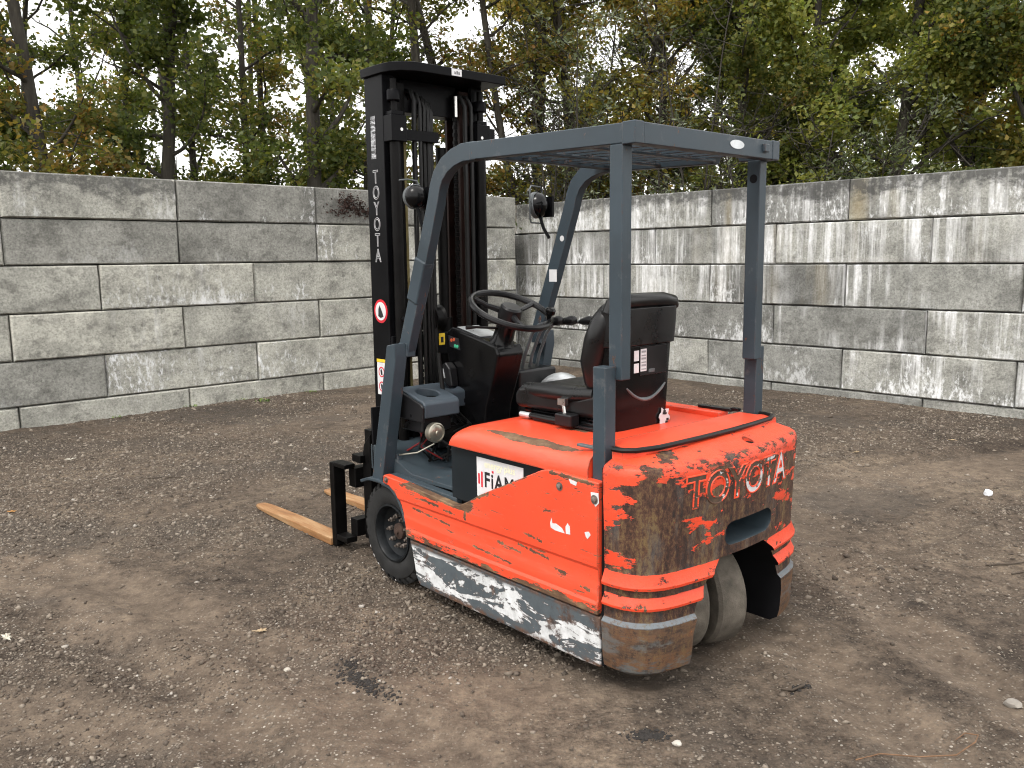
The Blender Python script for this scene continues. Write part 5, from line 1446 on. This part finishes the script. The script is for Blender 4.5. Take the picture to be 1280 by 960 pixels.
part('belt_retractor', MB().box(-0.86, -0.77, 0.212, 0.266, 0.838, 0.888), M_PLAST, seat, 0.008)
part('belt_buckle', MB().tube([(-0.80, 0.236, 0.885), (-0.79, 0.236, 0.935)], 0.008, 8).box(-0.81, -0.77, 0.226, 0.246, 0.918, 0.944), M_STEEL, seat)
# backrest: padded hoop in front, plastic shell behind
def bx(z):             # lean of the backrest
    return -0.880 - (z - 0.93) * 0.17 + 0.028 * math.exp(-((z - 1.10) / 0.11) ** 2)
outl = [(0.150, 0.955), (0.195, 1.02), (0.214, 1.10), (0.218, 1.18), (0.210, 1.25), (0.185, 1.300), (0.12, 1.325), (0.0, 1.330)]
loop_ = outl + [(-y, z) for y, z in outl[-2::-1]]
rings = []
for (y, z) in loop_:
    rings.append((bx(z) - 0.02, y * 0.86, z - (0.02 if z > 1.25 else 0)))
back = part('backrest', MB().tube(rings, [0.030] + [0.042, 0.048, 0.050, 0.048] + [0.044] * (len(rings) - 10) + [0.048, 0.050, 0.048, 0.042] + [0.030], 16), M_VINYL)
n_l = len(loop_)
pad = MB()
ctr = [(bx(z) - 0.028, y * 0.86, z - (0.02 if z > 1.25 else 0)) for y, z in loop_]
pad.v = ctr + [(p[0] - 0.035, p[1], p[2]) for p in ctr]
pad.f = [tuple(range(n_l)), tuple(range(2 * n_l - 1, n_l - 1, -1))] + [(i, (i + 1) % n_l, n_l + (i + 1) % n_l, n_l + i) for i in range(n_l)]
part('back_pad', pad, M_VINYL, back, 0.006)
part('pad_rib', MB().tube([(bx(1.0) - 0.02, 0.085, 0.99), (bx(1.15) - 0.012, 0.115, 1.12), (bx(1.25) - 0.02, 0.10, 1.25)], [0.018, 0.022, 0.015], 10).tube([(bx(1.0) - 0.02, -0.085, 0.99), (bx(1.15) - 0.012, -0.115, 1.12), (bx(1.25) - 0.02, -0.10, 1.25)], [0.018, 0.022, 0.015], 10), M_VINYL, back)
def shell_ring(z, w_, x0, x1, ch_=0.03):
    return [(x0, w_, z), (x1 + ch_, w_, z), (x1 + 0.006, w_ - ch_ * 0.55, z), (x1, w_ - ch_ * 1.5, z), (x1, -(w_ - ch_ * 1.5), z), (x1 + 0.006, -(w_ - ch_ * 0.55), z), (x1 + ch_, -w_, z), (x0, -w_, z)]
sh = MB().loft([shell_ring(0.815, 0.160, -0.945, -1.000), shell_ring(0.84, 0.168, -0.94, -1.004), shell_ring(1.00, 0.176, -0.93, -1.008), shell_ring(1.155, 0.188, -0.94, -1.010)])
part('back_shell', sh, M_GLOSS, back, 0.004, angle=50)
sh2 = MB().loft([shell_ring(1.156, 0.199, -0.955, -1.020), shell_ring(1.25, 0.205, -0.96, -1.024), shell_ring(1.302, 0.207, -0.965, -1.024)])
part('back_cover', sh2, M_VINYL, back, 0.004, angle=50)
part('top_roll', MB().tube([(-0.990, 0.20, 1.285), (-0.996, 0.185, 1.318), (-0.998, 0.12, 1.328), (-0.998, 0, 1.330), (-0.998, -0.12, 1.328), (-0.996, -0.19, 1.318), (-0.992, -0.208, 1.298)], [0.02, 0.026, 0.03, 0.03, 0.03, 0.027, 0.02], 12), M_VINYL, back)
sm = [(-1.0085, 0.105 - 0.238 * t, 0.992 - 0.055 * (1 - (2 * t - 1) ** 2)) for t in [k / 12 for k in range(13)]]
part('shell_handle', MB().tube(sm, [0.003] + [0.006] * 4 + [0.008] * 3 + [0.006] * 4 + [0.003], 8), M_GREY, back)
part('shell_panel', MB().box(-1.0125, -1.009, -0.135, 0.030, 1.035, 1.148), M_PLAST, back, 0.002)
part('label', MB().box(-1.0115, -1.0095, 0.036, 0.064, 1.095, 1.136).box(-1.0115, -1.0095, 0.036, 0.064, 1.048, 1.085), M_WHITE, back)
part('label', MB().box(-1.0140, -1.0127, -0.008, 0.028, 1.052, 1.140), M_WHITE, back)
for k in range(6):
    part('label_mark', MB().box(-1.0148, -1.0141, -0.004, 0.024, 1.058 + k * 0.0135, 1.063 + k * 0.0135 + 0.003 * (k % 2)), plain('grey_print', (0.25, 0.25, 0.26)) if k == 0 else bpy.data.materials['grey_print'], back)
part('shell_catch', MB().box(-1.0145, -1.0127, -0.06, -0.022, 1.044, 1.058), M_GREY, back, 0.002)
tg = random.Random(9)
tp = []
for k in range(16):
    a = 2 * math.pi * k / 16
    rr_ = 0.036 * tg.uniform(0.6, 1.1)
    tp.append((-0.128 + rr_ * math.cos(a) * 1.1, 0.850 + rr_ * math.sin(a) * 1.15))
part('torn_label', MB().prism(tp, 'x', -1.0125, -1.0085), M_WHITE, back)
for k in range(5):
    yy_, zz = -0.128 + tg.uniform(-.025, .025), 0.85 + tg.uniform(-.028, .028)
    part('label_mark', MB().box(-1.0138, -1.0128, yy_ - 0.007, yy_ + 0.008, zz - 0.004, zz + 0.005), M_INK, back)
# ------------------------------------------------------------------ small things lying in the yard
def fallen_leaf(loc, size, rz, mat, label, seed):
    r = random.Random(seed)
    pts = []
    lobes = 9
    for k in range(lobes * 2):
        a = 2 * math.pi * k / (lobes * 2)
        rad = size * (1.0 if k % 2 == 0 else 0.48) * r.uniform(0.75, 1.1) * (1.25 if abs(math.cos(a)) > 0.7 else 0.8)
        pts.append((rad * math.cos(a) * 0.62, rad * math.sin(a) * 0.45))
    n = len(pts)
    v = [(0, 0, 0.004)] + [(x, y, 0.006 + r.uniform(0, 0.010) * size / 0.05) for x, y in pts]
    f = [(0, 1 + k, 1 + (k + 1) % n) for k in range(n)]
    st = [(0.0, 0, 0.004), (-size * 0.5, 0.004, 0.008), (-size * 0.85, 0.012, 0.006)]
    mb = MB().add(v, f).tube(st, 0.0015, 5)
    o = mb.build('fallen_leaf', mat, smooth=False)
    sm_ = o.modifiers.new('solid', 'SOLIDIFY'); sm_.thickness = 0.0012
    o.location = (loc[0], loc[1], float(gh(loc[0], loc[1])) + 0.003)
    o.rotation_euler = (r.uniform(-.1, .1), r.uniform(-.1, .1), rz)
    tag(o, label, 'leaf', 'fallen leaves')
    return o
M_LEAF1 = plain('dry_leaf_tan', (0.42, 0.32, 0.20), 0.7, 0, 0.3, 25)
M_LEAF2 = plain('dry_leaf_pale', (0.50, 0.47, 0.40), 0.7, 0, 0.25, 25)
M_LEAF3 = plain('dry_leaf_orange', (0.40, 0.21, 0.07), 0.7, 0, 0.3, 25)
fallen_leaf((-1.045, 3.323), 0.040, 0.5, M_LEAF1, 'tan dry oak leaf on bare dirt left of the front wheel', 1)
fallen_leaf((-3.451, 6.501), 0.060, 1.2, M_LEAF2, 'pale dry leaf on the dirt nearest the left wall', 2)
fallen_leaf((-2.051, 3.254), 0.055, 2.2, M_LEAF2, 'pale curled leaf at the left edge of the view', 3)
fallen_leaf((-3.065, 5.047), 0.040, 0.1, M_LEAF3, 'orange-brown leaf near the left edge of the view', 4)
fallen_leaf((2.62, 6.35), 0.045, 0.7, M_LEAF1, 'tan leaf lying before the right wall, past the counterweight', 5)
fallen_leaf((3.55, 6.75), 0.045, 2.9, M_LEAF1, 'tan leaf close to the foot of the right wall', 7)

def rock(loc, s, label, seed, col, cat='stone'):
    r = np.random.RandomState(seed)
    bm = bmesh.new()
    bmesh.ops.create_icosphere(bm, subdivisions=2, radius=1)
    for v in bm.verts:
        k = 0.82 + 0.3 * r.rand()
        v.co = Vector((v.co.x * s[0] * k, v.co.y * s[1] * k, v.co.z * s[2] * k))
    me = bpy.data.meshes.new('stone'); bm.to_mesh(me); bm.free()
    o = finish('stone', me, plain('stone_%d' % seed, col, 0.85, 0, 0.3, 25, 0.4), None, 0, angle=25)
    o.location = (loc[0], loc[1], float(gh(*loc)) + s[2] * 0.35)
    tag(o, label, cat, 'larger stones in the dirt')
rock((1.689, 2.704), (0.030, 0.024, 0.018), 'rounded grey stone at the right edge among gravel', 1, (0.22, 0.20, 0.175))
rock((2.949, 5.135), (0.030, 0.022, 0.028), 'white chalky lump alone on the dirt right of the forklift', 2, (0.62, 0.63, 0.66))
rock((0.50, 2.46), (0.016, 0.013, 0.010), 'pale flat pebble beside the dark patch at the bottom edge', 3, (0.40, 0.37, 0.33))
rock((-0.86, 3.02), (0.014, 0.012, 0.009), 'pale pebble left of the dark oil clods', 4, (0.38, 0.35, 0.30))

# dark oily clods of soil
M_CLOD = plain('dark_damp_soil', (0.020, 0.017, 0.015), 0.8, 0, 0.4, 40, 0.6)
def clods(cx, cy, w_, d_, ang, n, label, seed):
    r = np.random.RandomState(seed)
    a = r.randn(n, 2) * np.array([w_, d_]) * 0.42
    px = cx + a[:, 0] * math.cos(ang) - a[:, 1] * math.sin(ang); py = cy + a[:, 0] * math.sin(ang) + a[:, 1] * math.cos(ang)
    s = 0.0016 + 0.0062 * r.rand(n) ** 3
    V = IV[None] * (0.7 + 0.5 * r.rand(n, len(IV), 1)) * np.stack([s * 1.2, s * 1.2, s * 0.6], -1)[:, None]
    V = V + np.stack([px, py, gh(px, py) + s * 0.15], -1)[:, None]
    F = IF[None] + (np.arange(n) * len(IV))[:, None, None]
    o = bpy.data.objects.new('soil_clods', np_mesh('soil_clods', V.reshape(-1, 3), F.reshape(-1, 3), M_CLOD, False, 3))
    COL.objects.link(o); o['kind'] = 'stuff'; o['label'] = label
clods(-0.545, 2.89, 0.20, 0.045, -0.75, 620, 'dark oily crumbs of soil left of the sill', 21)
clods(-0.62, 3.02, 0.06, 0.03, -0.6, 120, 'small dark crumbs above the oily patch', 22)
clods(0.418, 2.511, 0.085, 0.035, 0.0, 420, 'dark damp crumbs of soil at the bottom edge', 23)
clods(1.0, 2.80, 0.05, 0.02, 0.5, 80, 'dark crumbs beside the twig', 24)

# twigs and a rusty wire
def twig(pts, r_, mat, label, name='twig'):
    P = [(x, y, float(gh(x, y)) + r_ + z) for x, y, z in pts]
    o = MB().tube(P, [r_] * (len(P) - 1) + [r_ * 0.5], 6).build(name, mat)
    tag(o, label, name.replace('_', ' '))
M_TWIG = plain('twig_bark', (0.060, 0.046, 0.034), 0.85, 0, 0.4, 30)
M_WIRE = plain('rusty_wire', (0.16, 0.09, 0.05), 0.7, 0.3, 0.4, 30)
twig([(0.93, 2.80, 0), (0.96, 2.775, 0.004), (1.0, 2.78, 0.012), (1.03, 2.83, 0.006)], 0.0045, M_TWIG, 'short dark bent twig right of the rear wheels')
twig([(1.02, 2.37, 0), (1.10, 2.385, 0.004), (1.22, 2.39, 0.012), (1.33, 2.385, 0.01), (1.40, 2.41, 0.02), (1.43, 2.45, 0.015), (1.40, 2.47, 0.01), (1.36, 2.45, 0.008)], 0.0022, M_WIRE, 'thin rusty wire curling through the gravel at bottom right', 'rusty_wire')
twig([(-2.55, 5.8, 0), (-2.45, 5.83, 0.004), (-2.32, 5.83, 0.003)], 0.005, M_TWIG, 'short straight twig on the dirt in front of the fork tips')
twig([(2.35, 3.85, 0), (2.48, 3.88, 0.006), (2.62, 3.83, 0.004)], 0.0045, M_TWIG, 'dark broken stick at the right edge of the view')
twig([(2.30, 3.98, 0), (2.45, 3.97, 0.004), (2.60, 4.02, 0.004)], 0.004, M_TWIG, 'second dark stick just beyond the first at the right edge')

# weeds along the left wall
g = G('weed_green')
rn_ = g.node('ShaderNodeNewGeometry').outputs['Random Per Island']
M_WEED = g.fin(g.ramp(rn_, [(0, (0.05, 0.09, 0.015)), (0.6, (0.11, 0.18, 0.03)), (1, (0.20, 0.26, 0.06))]), 0.6)
def weed(x, y, n, rad, hgt, label, seed):
    r = np.random.RandomState(seed)
    a = r.rand(n) * 6.283; d = rad * np.sqrt(r.rand(n))
    bx_, by_ = x + d * np.cos(a) * 1.6, y + d * np.sin(a)
    an2 = r.rand(n) * 6.283
    L = hgt * (0.5 + 0.8 * r.rand(n))
    tipx, tipy = bx_ + np.cos(an2) * L * 0.7, by_ + np.sin(an2) * L * 0.7
    wx, wy = -np.sin(an2) * L * 0.16, np.cos(an2) * L * 0.16
    z0 = gh(bx_, by_)
    mx_, my_ = (bx_ + tipx) / 2, (by_ + tipy) / 2
    V = np.stack([np.stack([bx_, by_, z0], -1), np.stack([mx_ + wx, my_ + wy, z0 + L * 0.55], -1), np.stack([tipx, tipy, z0 + L * 0.6], -1), np.stack([mx_ - wx, my_ - wy, z0 + L * 0.55], -1)], 1).reshape(-1, 3)
    o = bpy.data.objects.new('weed', np_mesh('weed', V, np.arange(4 * n).reshape(n, 4), M_WEED))
    COL.objects.link(o)
    tag(o, label, 'weed', 'weeds at the foot of the left wall')
weed(-2.67, 9.00, 34, 0.05, 0.045, 'small tuft of weeds out in the dirt, nearest the forks', 1)
weed(-3.35, 8.75, 26, 0.05, 0.035, 'tiny weed tuft below the middle of the left wall', 2)
weed(-2.95, 9.15, 30, 0.06, 0.035, 'low weed patch close against the left wall', 3)
weed(-3.9, 8.25, 20, 0.05, 0.03, 'faint weed patch at the left wall, second from the left', 4)
weed(-2.3, 9.62, 30, 0.05, 0.035, 'weed patch at the wall foot just left of the mast', 5)

# dead creeper on the top course of the left wall
r_ = np.random.RandomState(8)
n_ = 520
t_ = r_.rand(n_)
wl = np.array([math.sin(hL), math.cos(hL)]); wn = np.array([math.cos(hL), -math.sin(hL)])
cx_ = np.concatenate([r_.normal(3.74, 0.06, 200), r_.normal(3.90, 0.05, 90), r_.normal(3.72, 0.16, 130), r_.normal(4.05, 0.08, 100)])
cz_ = np.concatenate([r_.normal(2.16, 0.055, 200), r_.normal(2.12, 0.06, 90), r_.normal(2.05, 0.03, 130), r_.normal(2.05, 0.03, 100)])
off_ = 0.012 + 0.03 * r_.rand(n_)
C_ = np.stack([LW_O[0] + wl[0] * cx_ + wn[0] * off_, LW_O[1] + wl[1] * cx_ + wn[1] * off_, cz_], -1)
LV, LF = leaves_np(r_, C_, 0.032, 1.5)
cp = bpy.data.objects.new('creeper', np_mesh('creeper', LV, LF, plain('dead_creeper_leaf', (0.040, 0.022, 0.017), 0.8, 0, 0.5, 20)))
COL.objects.link(cp)
tag(cp, 'dead dark brown creeper clinging to the top of the left wall by the mast', 'creeper')
